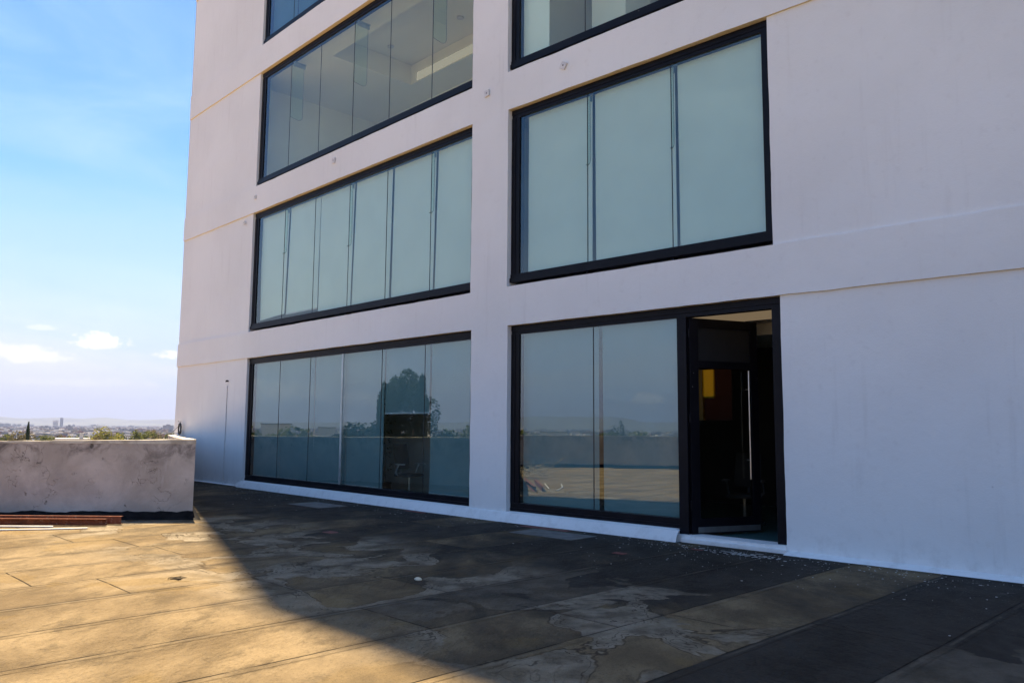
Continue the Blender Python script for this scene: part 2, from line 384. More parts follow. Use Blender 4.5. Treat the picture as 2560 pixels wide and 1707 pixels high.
PAR = [(-10.32, 24.70), (-5.47, 14.0), (-8.64, 13.74), (-13.5, 13.55), (-17.6, 13.1), (-19.0, 12.0), (-19.1, 10.4), (-18.8, 8.6), (-18.2, 6.2), (-17.4, 2.8), (-15.8, -4.0), (-8.0, -10.5), (2.0, -14.0), (13.0, -13.5)]
terr_poly = [tuple(q) for q in PAR] + [tuple(Rw(21.8)[:2]), tuple(Rw(21.8, 6)[:2]), tuple(Lw(-4.7, 6)[:2])]
DR = Vector((-3.49, 8.60, 0))
b = bmesh.new()
ov = [b.verts.new((x, y, 0)) for x, y in terr_poly]
es = [b.edges.new((ov[i], ov[(i+1) % len(ov)])) for i in range(len(ov))]
hv = [b.verts.new((DR.x+.075*math.cos(k*math.pi/10)*(1+.12*math.sin(k*2.3)), DR.y+.075*math.sin(k*math.pi/10)*(1+.12*math.cos(k*1.7)), 0)) for k in range(20)]
es += [b.edges.new((hv[i], hv[(i+1) % 20])) for i in range(20)]
bmesh.ops.triangle_fill(b, use_beauty=True, use_dissolve=False, edges=es)
for ring, z1 in ((ov, -21.0), (hv, -.25)):
    lo = [b.verts.new((q.co.x, q.co.y, z1)) for q in ring]; n = len(ring)
    for i in range(n): b.faces.new((ring[i], ring[(i+1) % n], lo[(i+1) % n], lo[i]))
    if ring is hv: b.faces.new(lo)
bmesh.ops.recalc_face_normals(b, faces=b.faces)
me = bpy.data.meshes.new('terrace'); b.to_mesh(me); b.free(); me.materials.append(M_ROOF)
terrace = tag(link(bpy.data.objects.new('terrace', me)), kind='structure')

def land(t):
    p = GP(t)
    a = t.noise(p, .004, 6, .6); b_ = t.noise(p, .03, 5, .6); v = t.n('ShaderNodeTexVoronoi', {'Vector': p, 'Scale': .05}).outputs[1]
    c = t.mix(t.smooth(a, .42, .6), (.28, .235, .155, 1), (.43, .36, .26, 1))
    c = t.mix(t.smooth(b_, .4, .6), c, (.20, .17, .09, 1))
    c = t.mix(.35, c, v, 'OVERLAY')
    return pbsdf(t, c, .95, 0, None, .1)
M_LAND = mat('land', land)
g = MB(); N = 48
ctr = g.b.verts.new((0, 0, -21.0)); prev = None
for rr in (60, 300, 1500, 6000, 30000):
    ring = [g.b.verts.new((rr*math.cos(k*2*math.pi/N), rr*math.sin(k*2*math.pi/N), -21.0)) for k in range(N)]
    for k in range(N):
        if prev: g.b.faces.new((prev[k], prev[(k+1) % N], ring[(k+1) % N], ring[k]))
        else: g.b.faces.new((ctr, ring[k], ring[(k+1) % N]))
    prev = ring
tag(g.build('ground', M_LAND), kind='structure')

# hills: one terrain ring far out
M_HILL = simple('hill_slope', (.10, .10, .055), .95, var=.3, scale=.002, bs=0)
def hill_h(az_):
    d = math.degrees(az_)
    h = 55 + 28*noise.noise(Vector((d*.11, 3.3, 0))) + 14*noise.noise(Vector((d*.42, 7, 0)))+5*noise.noise(Vector((d*1.6, 1, 0)))
    if -34 < d < -20: h = 58 + 16*math.exp(-((d+29.6)/1.3)**2*.9)+ 26*math.exp(-((d+26.9)/.9)**2) + 22*math.exp(-((d+32.6)/.9)**2) + 13*math.exp(-((d+22.5)/2)**2) + 4*noise.noise(Vector((d*2.4, 2, 0)))
    if -112 < d < -82: h = 60 + 95*math.exp(-((d+97)/7)**2) + 22*noise.noise(Vector((d*.5, 4, 0))) + 14*noise.noise(Vector((d*1.4, 9, 0)))
    return max(10, h)
g = MB(); rows = []
for j, (rr, k) in enumerate(((8200, 0), (9000, .35), (9700, .8), (10200, 1.0), (10900, .9), (12500, .2))):
    row = []
    for i in range(900):
        a_ = -math.pi + 2*math.pi*i/900
        row.append(g.b.verts.new((rr*math.sin(a_), rr*math.cos(a_), -21 + k*(hill_h(a_)+21)*(1+.05*noise.noise(Vector((i*.2, j*3, 0)))))))
    rows.append(row)
for A, B in zip(rows, rows[1:]):
    for i in range(900): g.b.faces.new((A[i], A[(i+1) % 900], B[(i+1) % 900], B[i]))
tag(g.build('hills', M_HILL, smooth=60), kind='structure')

# ------------------------------------------------------------------ parapet wall
def offset_poly(pts, w_):
    out = []
    for i, q in enumerate(pts):
        q = Vector((*q, 0)); a_ = Vector((*pts[max(i-1, 0)], 0)); c_ = Vector((*pts[min(i+1, len(pts)-1)], 0))
        d1 = (q-a_).normalized() if i else (c_-q).normalized(); d2 = (c_-q).normalized() if i < len(pts)-1 else d1
        n1_ = Vector((-d1.y, d1.x, 0)); n2_ = Vector((-d2.y, d2.x, 0)); nn = (n1_+n2_)
        nn = nn/max(nn.length_squared/2, .25)
        out.append((q.x + nn.x*w_, q.y+nn.y*w_))
    return out
# the land side of the wall lies to the right of the walking direction PAR
par = empty('parapet_wall', (-5.5, 14.0, 0))
tag(par, 'weathered stained plaster parapet running round the edge of the roof terrace', 'wall')
def parapet_mesh(z0, z1, win, wout, seed, rough=.004):
    g = MB()
    dens = []
    for i in range(len(PAR)-1):
        a_, c_ = Vector(PAR[i]), Vector(PAR[i+1]); n_ = max(1, int((c_-a_).length/.16)) if i < 4 else max(1, int((c_-a_).length/.6))
        for k in range(n_): dens.append(tuple(a_.lerp(c_, k/n_)))
    dens.append(PAR[-1])
    inn_ = offset_poly(dens, -win) if win else dens
    return dens, inn_
def wall_strip(name, material, z0, z1, w_in, w_out, jit, parent):
    """strip along PAR between inner offset w_in and outer offset w_out (to the land side)"""
    dens = []
    for i in range(len(PAR)-1):
        a_, c_ = Vector(PAR[i]), Vector(PAR[i+1]); n_ = max(1, int((c_-a_).length/(.14 if i < 3 else .6)))
        dens += [tuple(a_.lerp(c_, k/n_)) for k in range(n_)]
    dens.append(PAR[-1])
    A, B = offset_poly(PAR, w_in), offset_poly(PAR, w_out)
    def res(P_):
        o_ = []
        for i in range(len(PAR)-1):
            a_, c_ = Vector(PAR[i]), Vector(PAR[i+1]); n_ = max(1, int((c_-a_).length/(.14 if i < 3 else .6)))
            p0, p1 = Vector(P_[i]), Vector(P_[i+1]); o_ += [p0.lerp(p1, k/n_) for k in range(n_)]
        o_.append(Vector(P_[-1])); return o_
    A, B = res(A), res(B); g = MB(); prev = None
    for i, (a_, b_) in enumerate(zip(A, B)):
        e = jit*noise.noise(Vector((a_.x*3.1, a_.y*3.1, z0))); e2 = jit*noise.noise(Vector((a_.x*4.3, a_.y*4.3, z0+9)))
        zz = z1(a_) + e if callable(z1) else z1+e
        d = (b_-a_).normalized()*e2
        row = [g.b.verts.new((a_.x+d.x, a_.y+d.y, z0)), g.b.verts.new((a_.x+d.x, a_.y+d.y, zz)), g.b.verts.new((b_.x, b_.y, zz)), g.b.verts.new((b_.x, b_.y, z0))]
        if prev:
            for k in range(4): g.b.faces.new((prev[k], prev[(k+1) % 4], row[(k+1) % 4], row[k]))
        else: g.b.faces.new(row)
        prev = row
    g.b.faces.new(prev[::-1])
    return g.build(name, material, parent, Matrix.Identity(4))
ptop = lambda a_: 1.335 if a_.y > 13.9 and a_.x > -6 else 1.335 - min(.045, max(0, (-5.47-a_.x)*.014))
sgn = -1   # land side
wall_strip('wall', M_PLASTER, -.02, ptop, 0.0, sgn*.17, .008, par)
wall_strip('coping', M_COPING, 1.28, lambda a_: ptop(a_)+.022, .006, sgn*.19, .008, par)
# black tar upstand, flaring onto the sheets
g = MB(); prev = None
A = []
for i in range(len(PAR)-1):
    a_, c_ = Vector(PAR[i]), Vector(PAR[i+1]); n_ = max(1, int((c_-a_).length/.09)) if i < 4 else 12
    off0, off1 = offset_poly(PAR, .012)[i], offset_poly(PAR, .012)[i+1]; f0, f1 = offset_poly(PAR, .13)[i], offset_poly(PAR, .13)[i+1]
    for k in range(n_+(i == len(PAR)-2)): A.append((Vector(off0).lerp(Vector(off1), k/n_), Vector(f0).lerp(Vector(f1), k/n_), i, k))
for a_, f_, i, k in A:
    hh = .135 + .03*noise.noise(Vector((a_.x*2.3, a_.y*2.3, 1))) + .018*noise.noise(Vector((a_.x*14, a_.y*9, 5)))
    m_ = a_.lerp(f_, .22)
    row = [g.b.verts.new((a_.x, a_.y, hh)), g.b.verts.new((m_.x, m_.y, .035)), g.b.verts.new((f_.x, f_.y, .004+.002*random.random()))]
    if prev:
        for q in range(2): g.b.faces.new((prev[q], prev[q+1], row[q+1], row[q]))
    prev = row
g.build('tar_upstand', M_TAR, par, Matrix.Identity(4))

# ------------------------------------------------------------------ the building
bld = empty('building', (LP.x, LP.y, 0))
tag(bld, 'tall white rendered building with long black framed strip windows and an open glass door', 'building')
LVL = [(0.17, 3.40), (4.10, 7.37), (8.09, 11.34), (12.12, 15.35)]
WIN_L = [(0.0, 9.185), (-.01, 9.145), (.07, 9.125), (.10, 9.10)]
WIN_R = [(.02, 5.045), (-.005, 4.965), (-.03, 4.90), (-.03, 4.88)]
def jit(v):
    q = v*1.0
    if abs(v.x-SL_END) < .02 or abs(v.x-SR_BEG) < .02: return v*1.0
    n_ = noise.noise_vector(Vector((q.x*1.9, q.y*7+3, q.z*1.9)))*.007 + noise.noise_vector(Vector((q.x*7, q.y*9+8, q.z*7)))*.0035
    return Vector((v.x+n_.x, v.y+n_.y*.9, v.z+n_.z))
def facade(side):
    g = MB(); L_ = side == 'L'
    s0, s1 = (SL_BEG, SL_END) if L_ else (SR_BEG, SR_END)
    wins = WIN_L if L_ else WIN_R
    zc = [0.0, 16.2]; zl = [0.0]
    bands = []
    for r_ in range(4):
        zb, zt = LVL[r_]
        if not L_ and r_ == 0: zb = .10
        bands.append((zb, zt, r_))
    cells = []     # s0,s1,z0,z1,depth
    z = -.3
    REC = .032
    for zb, zt, r_ in bands:
        cells.append((s0, s1, z, zb, 'band' if r_ else 'foot'))
        cells.append((s0, s1, zb, zt, r_)); z = zt
    cells.append((s0, s1, z, 16.2, 'band'))
    def grid_(fixed, step):
        fixed = sorted(set(round(f, 4) for f in fixed)); out = []
        for a_, c_ in zip(fixed, fixed[1:]):
            n_ = max(1, round((c_-a_)/(step if a_ < 9.95 else .3))); out += [a_+(c_-a_)*k/n_ for k in range(n_)]
        return out+[fixed[-1]]
    SG = grid_([s0, s1] + [q for wn in wins for q in wn], .14)
    ZG = grid_([c_[2] for c_ in cells]+[c_[3] for c_ in cells], .14)
    def sub(G_, a_, c_): return [q for q in G_ if a_-1e-3 < q < c_+1e-3]
    def patch(a0, a1, b0, b1, d):
        sa_, sb_ = sub(SG, a0, a1), sub(ZG, b0, b1); na, nb = len(sa_)-1, len(sb_)-1
        V = [[g.b.verts.new(jit(Vector((x, d, y)))) for y in sb_] for x in sa_]
        for i in range(na):
            for j in range(nb): g.b.faces.new((V[i][j], V[i+1][j], V[i+1][j+1], V[i][j+1]))
    def edge(p0, p1, d0, d1):     # ribbon between depth d0 and d1 along a line in the facade
        pr = None
        PP = [(p0[0], y) for y in sub(ZG, p0[1], p1[1])] if abs(p0[0]-p1[0]) < 1e-6 else [(x, p0[1]) for x in sub(SG, p0[0], p1[0])]
        for x, y in PP:
            a_, c_ = g.b.verts.new(jit(Vector((x, d0, y)))), g.b.verts.new(Vector((x, d1, y)) if d1 > .1 else jit(Vector((x, d1, y))))
            if pr: g.b.faces.new((pr[0], a_, c_, pr[1]))
            pr = (a_, c_)
    for (a0, a1, b0, b1, kind) in cells:
        if kind == 'band': patch(a0, a1, b0, b1, 0.0); continue
        if kind == 'foot':
            wa, wb = wins[0]
            if L_: patch(a0, wa, b0, b1, REC); patch(wa, a1, b0, b1, 0.0); edge((wa, b0), (wa, b1), 0, REC)
            else:
                patch(a0, wb, b0, b1, 0.0); patch(wb, a1, b0, b1, REC); edge((wb, b0), (wb, b1), 0, REC)
            continue
        wa, wb = wins[kind]
        if L_:
            patch(a0, wa, b0, b1, REC); patch(wb, a1, b0, b1, 0.0)
            edge((a0, b1), (wa, b1), 0, REC); 
            if kind: edge((a0, b0), (wa, b0), 0, REC)
            edge((wa, b0), (wa, b1), REC, .30); edge((wb, b0), (wb, b1), 0, .30)
        else:
            patch(a0, wa, b0, b1, 0.0); patch(wb, a1, b0, b1, REC)
            edge((wb, b1), (a1, b1), 0, REC)
            if kind: edge((wb, b0), (a1, b0), 0, REC)
            edge((wa, b0), (wa, b1), 0, .30); edge((wb, b0), (wb, b1), REC, .30)
        edge((wa, b1), (wb, b1), 0, .30); edge((wa, b0), (wb, b0), 0, .30)
    g.quad((s0, 0, 16.2), (s1, 0, 16.2), (s1, 0, ROOF), (s0, 0, ROOF))
    bmesh.ops.remove_doubles(g.b, verts=g.b.verts, dist=.0008)
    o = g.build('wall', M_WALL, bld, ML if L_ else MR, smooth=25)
    return o
facade('L'); facade('R')
# end walls, back wall, roof
g = MB()
DEP = 6.3
def pt(M_, s, d, z): return tuple(M_ @ Vector((s, d, z)))
bl, br = (SL_BEG+.004, DEP), (SR_END, DEP)
g.quad(pt(ML, SL_BEG, .033, -.3), pt(ML, SL_BEG, DEP, -.3), pt(ML, SL_BEG, DEP, ROOF), pt(ML, SL_BEG, .0, ROOF))
g.quad(pt(MR, SR_END, .0, -.3), pt(MR, SR_END, DEP, -.3), pt(MR, SR_END, DEP, ROOF), pt(MR, SR_END, 0, ROOF))
# back wall with an added opening that backlights the amber panel
mids = 9.6; ms = .10
g.quad(pt(ML, SL_BEG, DEP, -.3), pt(MR, ms, DEP, -.3), pt(MR, ms, DEP, ROOF), pt(ML, SL_BEG, DEP, ROOF))
g.quad(pt(MR, ms, DEP, -.3), pt(MR, SR_END, DEP, -.3), pt(MR, SR_END, DEP, 1.6), pt(MR, ms, DEP, 1.6))
g.quad(pt(MR, ms, DEP, 3.3), pt(MR, SR_END, DEP, 3.3), pt(MR, SR_END, DEP, ROOF), pt(MR, ms, DEP, ROOF))
g.quad(pt(MR, 1.9, DEP, 1.6), pt(MR, SR_END, DEP, 1.6), pt(MR, SR_END, DEP, 3.3), pt(MR, 1.9, DEP, 3.3))
g.quad(pt(ML, SL_BEG, 0, ROOF), pt(ML, SL_END, 0, ROOF), pt(MR, SR_END, 0, ROOF), pt(MR, SR_END, DEP, ROOF), )
g.quad(pt(ML, SL_BEG, 0, ROOF), pt(ML, SL_END, 0, ROOF), pt(MR, SR_END, DEP, ROOF), pt(ML, SL_BEG, DEP, ROOF))
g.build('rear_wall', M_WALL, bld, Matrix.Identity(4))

# ---- windows
def frame_win(M_, sa, sb, zb, zt, joints, glassm, rail=True, mull=None, post=None, door=False, no_bottom=False):
    """black outer frame sits .10 behind the wall face; panes are butt jointed"""
    g = MB(); F0, F1 = .095, .235
    wl = .165; wt = .165
    if rail:   # upper floors: sill rail with a shadow gap beneath
        g.box(sa+.006, sb-.006, F0-.035, F1, zb+.075, zb+.155)
        g.box(sa+.006, sb-.006, F0-.012, F1, zb+.155, zb+.225)
        k = sa+.6
        for j in joints: g.box(j-.02, j+.02, F0+.02, F1, zb+.004, zb+.075)
        zi = zb+.225
    else:
        be = post if door else sb-.006
        g.box(sa+.006, be, F0-.004, F1, zb+.003, zb+.06)
        g.box(sa+.006, be, F0+.006, F1, zb+.06, zb+.145); zi = zb+.145
    zi2 = zt-.155
    g.box(sa+.006, sb-.006, F0-.002, F1, zi2+.06, zt-.006)
    g.box(sa+.006, sb-.006, F0+.010, F1, zi2, zi2+.06)
    g.box(sa+.006, sa+.10, F0, F1, zi, zi2); g.box(sa+.10, sa+.19, F0+.012, F1, zi, zi2)
    if door:
        g.box(sb-.155, sb-.006, F0, F1, zb-.09, zi2)
    else:
        g.box(sb-.075, sb-.006, F0, F1, zi, zi2); g.box(sb-.13, sb-.075, F0+.012, F1, zi, zi2)
    f_ = g.build('window', M_FRAME, bld, M_, bevel=.003)
    gd = F0+.035
    if rail:
        g = MB(); g.box(sa+.01, sb-.01, F1+.002, F1+.03, zb+.004, zb+.075); g.build('shadow_gap', M_DARK, f_)
    L_ = sa+.19; R_ = post if post else sb-.13
    edges = [L_]+list(joints)+[R_]
    for a_, c_ in zip(edges, edges[1:]):
        g = MB(); tl = random.uniform(-.0016, .0016)
        g.quad((a_+.004, gd-tl, zi), (c_-.004, gd+tl, zi), (c_-.004, gd+tl*.4, zi2), (a_+.004, gd-tl*.7, zi2))
        g.build('pane', glassm, f_)
    for j in joints:
        if mull and abs(j-mull) < .01:
            g = MB(); g.box(j-.055, j+.012, gd-.012, gd+.05, zi, zi2); g.build('mullion', M_ALU, f_, bevel=.004)
        else:
            g = MB(); g.box(j-.006, j+.006, gd-.004, gd+.008, zi, zi2); g.build('pane_joint', M_JOINT, f_)
    return f_, zi, zi2, gd
def fin(f_, j, zt, gd, ln, wd=.34, base=True):
    """toughened glass fin standing square to the panes, rounded at its lower corner, hung on a steel angle"""
    g = MB(); prof = [(gd+.012, zt), (gd+wd, zt), (gd+wd, zt-ln+.12)]
    for k in range(5):
        a_ = k/4*math.pi/2; prof.append((gd+wd-.12+.12*math.cos(a_), zt-ln+.12-.12*math.sin(a_)))
    prof.append((gd+.012, zt-ln+.04))
    A_ = [g.b.verts.new((j-.006, y, z)) for y, z in prof]; B_ = [g.b.verts.new((j+.006, y, z)) for y, z in prof]
    g.b.faces.new(A_); g.b.faces.new(B_[::-1])
    for k in range(len(prof)): g.b.faces.new((A_[k], B_[k], B_[(k+1) % len(prof)], A_[(k+1) % len(prof)]))
    o = g.build('glass_fin', M_CLEAR, f_)
    g = MB(); e = .0045
    pts_ = [(j, y, z) for y, z in prof[1:]]
    g.tube(pts_, e, 5)
    g.build('fin_edge', M_JOINT, f_)
    g = MB(); pf = [(j+.008, zt), (j+.075, zt), (j+.075, zt-.012), (j+.02, zt-.012), (j+.02, zt-.11), (j+.008, zt-.11)]
    A_ = [g.b.verts.new((x, gd+.05, z)) for x, z in pf]; B_ = [g.b.verts.new((x, gd+wd+.03, z)) for x, z in pf]; g.b.faces.new(A_); g.b.faces.new(B_[::-1])
    for k in range(6): g.b.faces.new((A_[k], B_[k], B_[(k+1) % 6], A_[(k+1) % 6]))
    g.build('fin_bracket', M_ALU, f_)
def blind(f_, a_, c_, zb, zt, d, m_, la=0, lc=0, zskew=0, roll=True):
    """roller blind: fabric with slight sag and a hem bar; la, lc shift its lower corners"""
    g = MB(); nx, nz = 6, 10; V = []
    for i in range(nx+1):
        col_ = []
        for j in range(nz+1):
            q = j/nz; s_ = (a_+(c_-a_)*i/nx)+(1-q)*(la*(1-i/nx)+lc*i/nx)
            z_ = zb+(zt-zb)*q+(1-q)*zskew*i/nx
            y_ = d+.006*math.sin(i/nx*math.pi*2+a_)*(1-q)+.004*noise.noise(Vector((s_*2, z_*1.5, a_)))
            col_.append(g.b.verts.new((s_, y_, z_)))
        V.append(col_)
    for i in range(nx):
        for j in range(nz): g.b.faces.new((V[i][j], V[i+1][j], V[i+1][j+1], V[i][j+1]))
    o = g.build('roller_blind', m_, f_, smooth=60)
    g = MB(); g.box(a_+la, c_+lc, d-.012, d+.012, zb-.03, zb)
    if not zskew: g.build('hem_bar', M_WHITE, f_)
    else: g.b.free()
wins_made = {}
JL = [1.655, 3.155, 4.68, 6.17, 7.70]
# left bay, ground floor
f_, zi, zi2, gd = frame_win(ML, *WIN_L[0], *LVL[0], [1.66, 3.16, 4.62, 6.145, 7.64], M_GLASS, rail=False, mull=4.62); tag(f_, 'ground floor strip window of the left bay with one blind raised above a chair')
bd = gd+.10
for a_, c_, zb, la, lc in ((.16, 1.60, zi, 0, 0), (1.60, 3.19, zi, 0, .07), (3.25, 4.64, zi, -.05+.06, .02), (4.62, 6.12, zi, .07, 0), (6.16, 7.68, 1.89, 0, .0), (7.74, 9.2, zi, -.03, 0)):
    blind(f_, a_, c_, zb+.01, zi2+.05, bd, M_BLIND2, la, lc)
for j in (1.66, 4.62, 7.64): pass
# left bay, first floor
f_, zi, zi2, gd = frame_win(ML, *WIN_L[1], *LVL[1], [1.62, 3.14, 4.685, 6.185, 7.735], M_GLASS_UP); tag(f_, 'first floor strip window of the left bay with six pale blinds let down')
for a_, c_, zb, la, lc, sk in ((.15, 1.70, zi+.09, .12, -.10, .06), (1.77, 3.25, zi+.14, -.09, -.03, 0), (3.27, 4.77, zi-.05, 0, -.07, 0), (4.84, 6.27, zi-.05, -.08, -.04, 0), (6.34, 7.80, zi-.05, -.04, -.06, 0), (7.87, 9.25, zi-.05, -.08, 0, 0)):
    blind(f_, a_-.03, c_-.03, zb, zi2+.05, gd+.10, M_BLIND, la, lc, sk)
for j, ln in ((1.62, 1.2), (4.685, 1.5), (7.735, 1.3)): fin(f_, j, zi2, gd, ln, .075)
# left bay, second floor: bare glass, ceiling seen
f_, zi, zi2, gd = frame_win(ML, *WIN_L[2], *LVL[2], [1.655, 3.165, 4.69, 6.17, 7.69], M_GLASS_W); tag(f_, 'second floor strip window of the left bay without blinds showing the ceiling')
for j in (1.655, 4.69, 7.69): fin(f_, j, zi2, gd, 1.55, .36)
f_, zi, zi2, gd = frame_win(ML, *WIN_L[3], *LVL[3], [1.66, 3.16, 4.68, 6.17, 7.69], M_GLASS_BLUE); tag(f_, 'third floor strip window of the left bay with blue looking panes')
for a_, c_ in ((.15, 1.64), (1.67, 3.15), (3.18, 4.66), (4.69, 6.15), (6.18, 7.7), (7.73, 9.2)): blind(f_, a_, c_, zi, zi2+.05, gd+.12, M_BLIND2)
# right bay
f_, zi, zi2, gd = frame_win(MR, *WIN_R[0], *LVL[0], [1.825], M_GLASS, rail=False, post=3.41, door=True, no_bottom=True); tag(f_, 'ground floor window of the right bay sharing its frame with the open door')
blind(f_, .15, 1.86, zi, zi2+.05, gd+.10, M_BLIND2, 0, .0); blind(f_, 1.93, 3.6, zi, zi2+.05, gd+.10, M_BLIND2, .02, 0)
wr1 = f_
g = MB(); g.box(3.405, 3.56, .090, .238, .05, zi2+.002); g.build('door_post', M_FRAME, f_, bevel=.003)
f_, zi, zi2, gd = frame_win(MR, *WIN_R[1], *LVL[1], [1.715, 3.34], M_GLASS_UP); tag(f_, 'first floor window of the right bay with three wide pale blinds')
for a_, c_, la, lc in ((.30, 1.745, 0, -.01), (1.80, 3.35, .01, 0), (3.40, 5.1, .01, 0)): blind(f_, a_, c_, zi-.05, zi2+.05, gd+.10, M_BLIND, la, lc)
for j, ln in ((1.715, 1.25), (3.34, 1.35)): fin(f_, j, zi2, gd, ln, .075)
f_, zi, zi2, gd = frame_win(MR, *WIN_R[2], *LVL[2], [1.67, 3.30], M_GLASS_W); tag(f_, 'second floor window of the right bay cut by the top of the photo')
blind(f_, .12, .78, zi-.05, zi2+.05, gd+.10, M_BLIND)
f_, zi, zi2, gd = frame_win(MR, *WIN_R[3], *LVL[3], [1.67, 3.30], M_GLASS_UP); tag(f_, 'third floor window of the right bay above the top of the photo')
for a_, c_ in ((.15, 1.65), (1.68, 3.28), (3.32, 4.8)): blind(f_, a_, c_, zi, zi2+.05, gd+.12, M_BLIND)

# ---- rooms behind the windows
def room(M_, sa, sb, zf, zc, dep, wm, cm, name='room', back_hole=None, floor=M_CARPET):
    g = MB(); d0 = .245
    g.quad((sa, d0, zf), (sa, dep, zf), (sa, dep, zc), (sa, d0, zc)); g.quad((sb, d0, zf), (sb, dep, zf), (sb, dep, zc), (sb, d0, zc))
    if back_hole:
        h0, h1, k0, k1 = back_hole
        for a_, c_, e_, h_ in ((sa, h0, zf, zc), (h1, sb, zf, zc), (h0, h1, zf, k0), (h0, h1, k1, zc)): g.quad((a_, dep, e_), (c_, dep, e_), (c_, dep, h_), (a_, dep, h_))
    else: g.quad((sa, dep, zf), (sb, dep, zf), (sb, dep, zc), (sa, dep, zc))
    o = g.build(name, wm, bld, M_)
    g = MB(); g.quad((sa, d0, zf), (sb, d0, zf), (sb, dep, zf), (sa, dep, zf)); g.build('floor_slab', floor, bld, M_)
    if cm: g = MB(); g.quad((sa, d0, zc), (sb, d0, zc), (sb, dep, zc), (sa, dep, zc)); g.build('ceiling', cm, bld, M_)
    return o
room(ML, -.6, 9.5, .08, 3.26, 1.95, M_INT_MID, M_CEIL, floor=M_INT_MID)
room(ML, -.6, 9.5, 4.10, 7.25, 3.0, M_INT, M_CEIL)
room(ML, -.6, 9.5, 8.10, 11.85, 4.3, M_INT, M_CEIL, floor=M_CEIL)
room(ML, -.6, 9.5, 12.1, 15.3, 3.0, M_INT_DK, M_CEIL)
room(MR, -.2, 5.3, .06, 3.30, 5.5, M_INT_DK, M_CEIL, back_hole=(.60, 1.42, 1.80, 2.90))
room(MR, -.2, 5.3, 4.10, 7.25, 3.0, M_INT, M_CEIL)
room(MR, -.2, 5.3, 8.10, 11.6, 5.0, M_INT, M_CEIL, floor=M_CEIL)
room(MR, -.2, 5.3, 12.1, 15.3, 3.0, M_INT, M_CEIL)
# dropped ceiling of the bare second floor room: border, tray, cove
def emis(name, c, s_):
    return mat(name, lambda t: t.n('ShaderNodeEmission', {'Color': (*c, 1), 'Strength': s_}).outputs[0])
M_COVE = emis('cove_light', (1.0, .80, .50), .13)
g = MB()
zc = 11.27; T0, T1, U0, U1 = 2.55, 9.1, .82, 3.35
g.box(-.59, 9.49, .25, U0, zc, 11.84); g.box(-.59, T0, U0, 4.29, zc, 11.84)
g.box(T0, 9.49, U1, 4.29, zc, 11.84); g.box(T1, 9.49, U0, U1, zc, 11.84)
g.build('dropped_ceiling', M_CEIL, bld, ML)
g = MB(); g.box(T0+.3, T1, U1-.02, U1-.004, zc+.03, zc+.26); g.build('cove_light_strip', M_COVE, bld, ML)
for s_, d_, z_ in ((4.65, 1.35, 11.84), (3.1, 2.25, 11.84), (5.6, 2.6, 11.84)):
    g = MB(); g.tube([(s_, d_, z_-.03), (s_, d_, z_-.001)], .085, 20); g.build('downlight', M_WHITE, bld, ML, smooth=40)
# right second floor: bulkheads and a lit slab edge
g = MB(); g.box(.0, 1.0, 3.2, 4.9, 8.2, 10.6); g.box(-.1, 5.2, 2.6, 3.2, 10.6, 11.5); g.box(1.15, 1.9, 1.0, 1.8, 8.11, 11.4); g.build('interior_bulkhead', M_CEIL, bld, MR)
g = MB(); g.box(-.15, 5.0, 2.45, 2.58, 11.2, 11.32); g.build('cove_light_strip', M_COVE, bld, MR)
g = MB(); g.box(2.2, 5.2, .40, 1.25, 3.27, 3.296); g.build('added_ceiling_glow', emis('ceiling_glow', (1.0, .72, .42), .055), bld, MR)  # added glowing panel that brightens the ceiling inside the door, no real lamp
# ground floor right: beam strip on the ceiling; added amber and maroon panels, backlit through the rear opening
g = MB(); g.box(-.1, 5.2, 1.9, 2.4, 3.12, 3.298); g.build('ceiling_beam', M_CEIL, bld, MR)
def translucent(name, c):
    return mat(name, lambda t: t.n('ShaderNodeAddShader', {0: t.n('ShaderNodeBsdfTranslucent', {'Color': (*c, 1)}).outputs[0], 1: t.n('ShaderNodeBsdfDiffuse', {'Color': (*c, 1)}).outputs[0]}).outputs[0])
g = MB(); g.quad((.66, 5.6, 2.28), (.98, 5.6, 2.28), (.98, 5.6, 2.97), (.66, 5.6, 2.97)); g.quad((.66, 5.61, 1.74), (.71, 5.61, 1.74), (.71, 5.61, 2.29), (.66, 5.61, 2.29))
g.build('amber_glow_panel', translucent('amber_backlit_sheet', (.30, .165, .008)), bld, MR)
g = MB(); g.quad((.40, 5.62, 1.65), (.69, 5.62, 1.65), (.69, 5.62, 3.05), (.40, 5.62, 3.05)); g.build('light_stop', translucent('light_stop_sheet', (.05, .035, .012)), bld, MR)  # added strip that stops sky light leaking past the amber panel
g = MB(); g.quad((.68, 5.63, 1.7), (1.50, 5.63, 1.7), (1.50, 5.63, 2.31), (.68, 5.63, 2.31)); g.quad((.94, 5.63, 2.28), (1.50, 5.63, 2.28), (1.50, 5.63, 3.0), (.94, 5.63, 3.0))
g.build('maroon_panel', translucent('maroon_backlit_sheet', (.012, .004, .0025)), bld, MR)

g = MB(); g.box(-.19, 5.28, .25, 5.4, .062, .070); g.build('floor_tiles', simple('teal_tiles', (.05, .13, .135), .3, var=.15, bs=.02), bld, MR)
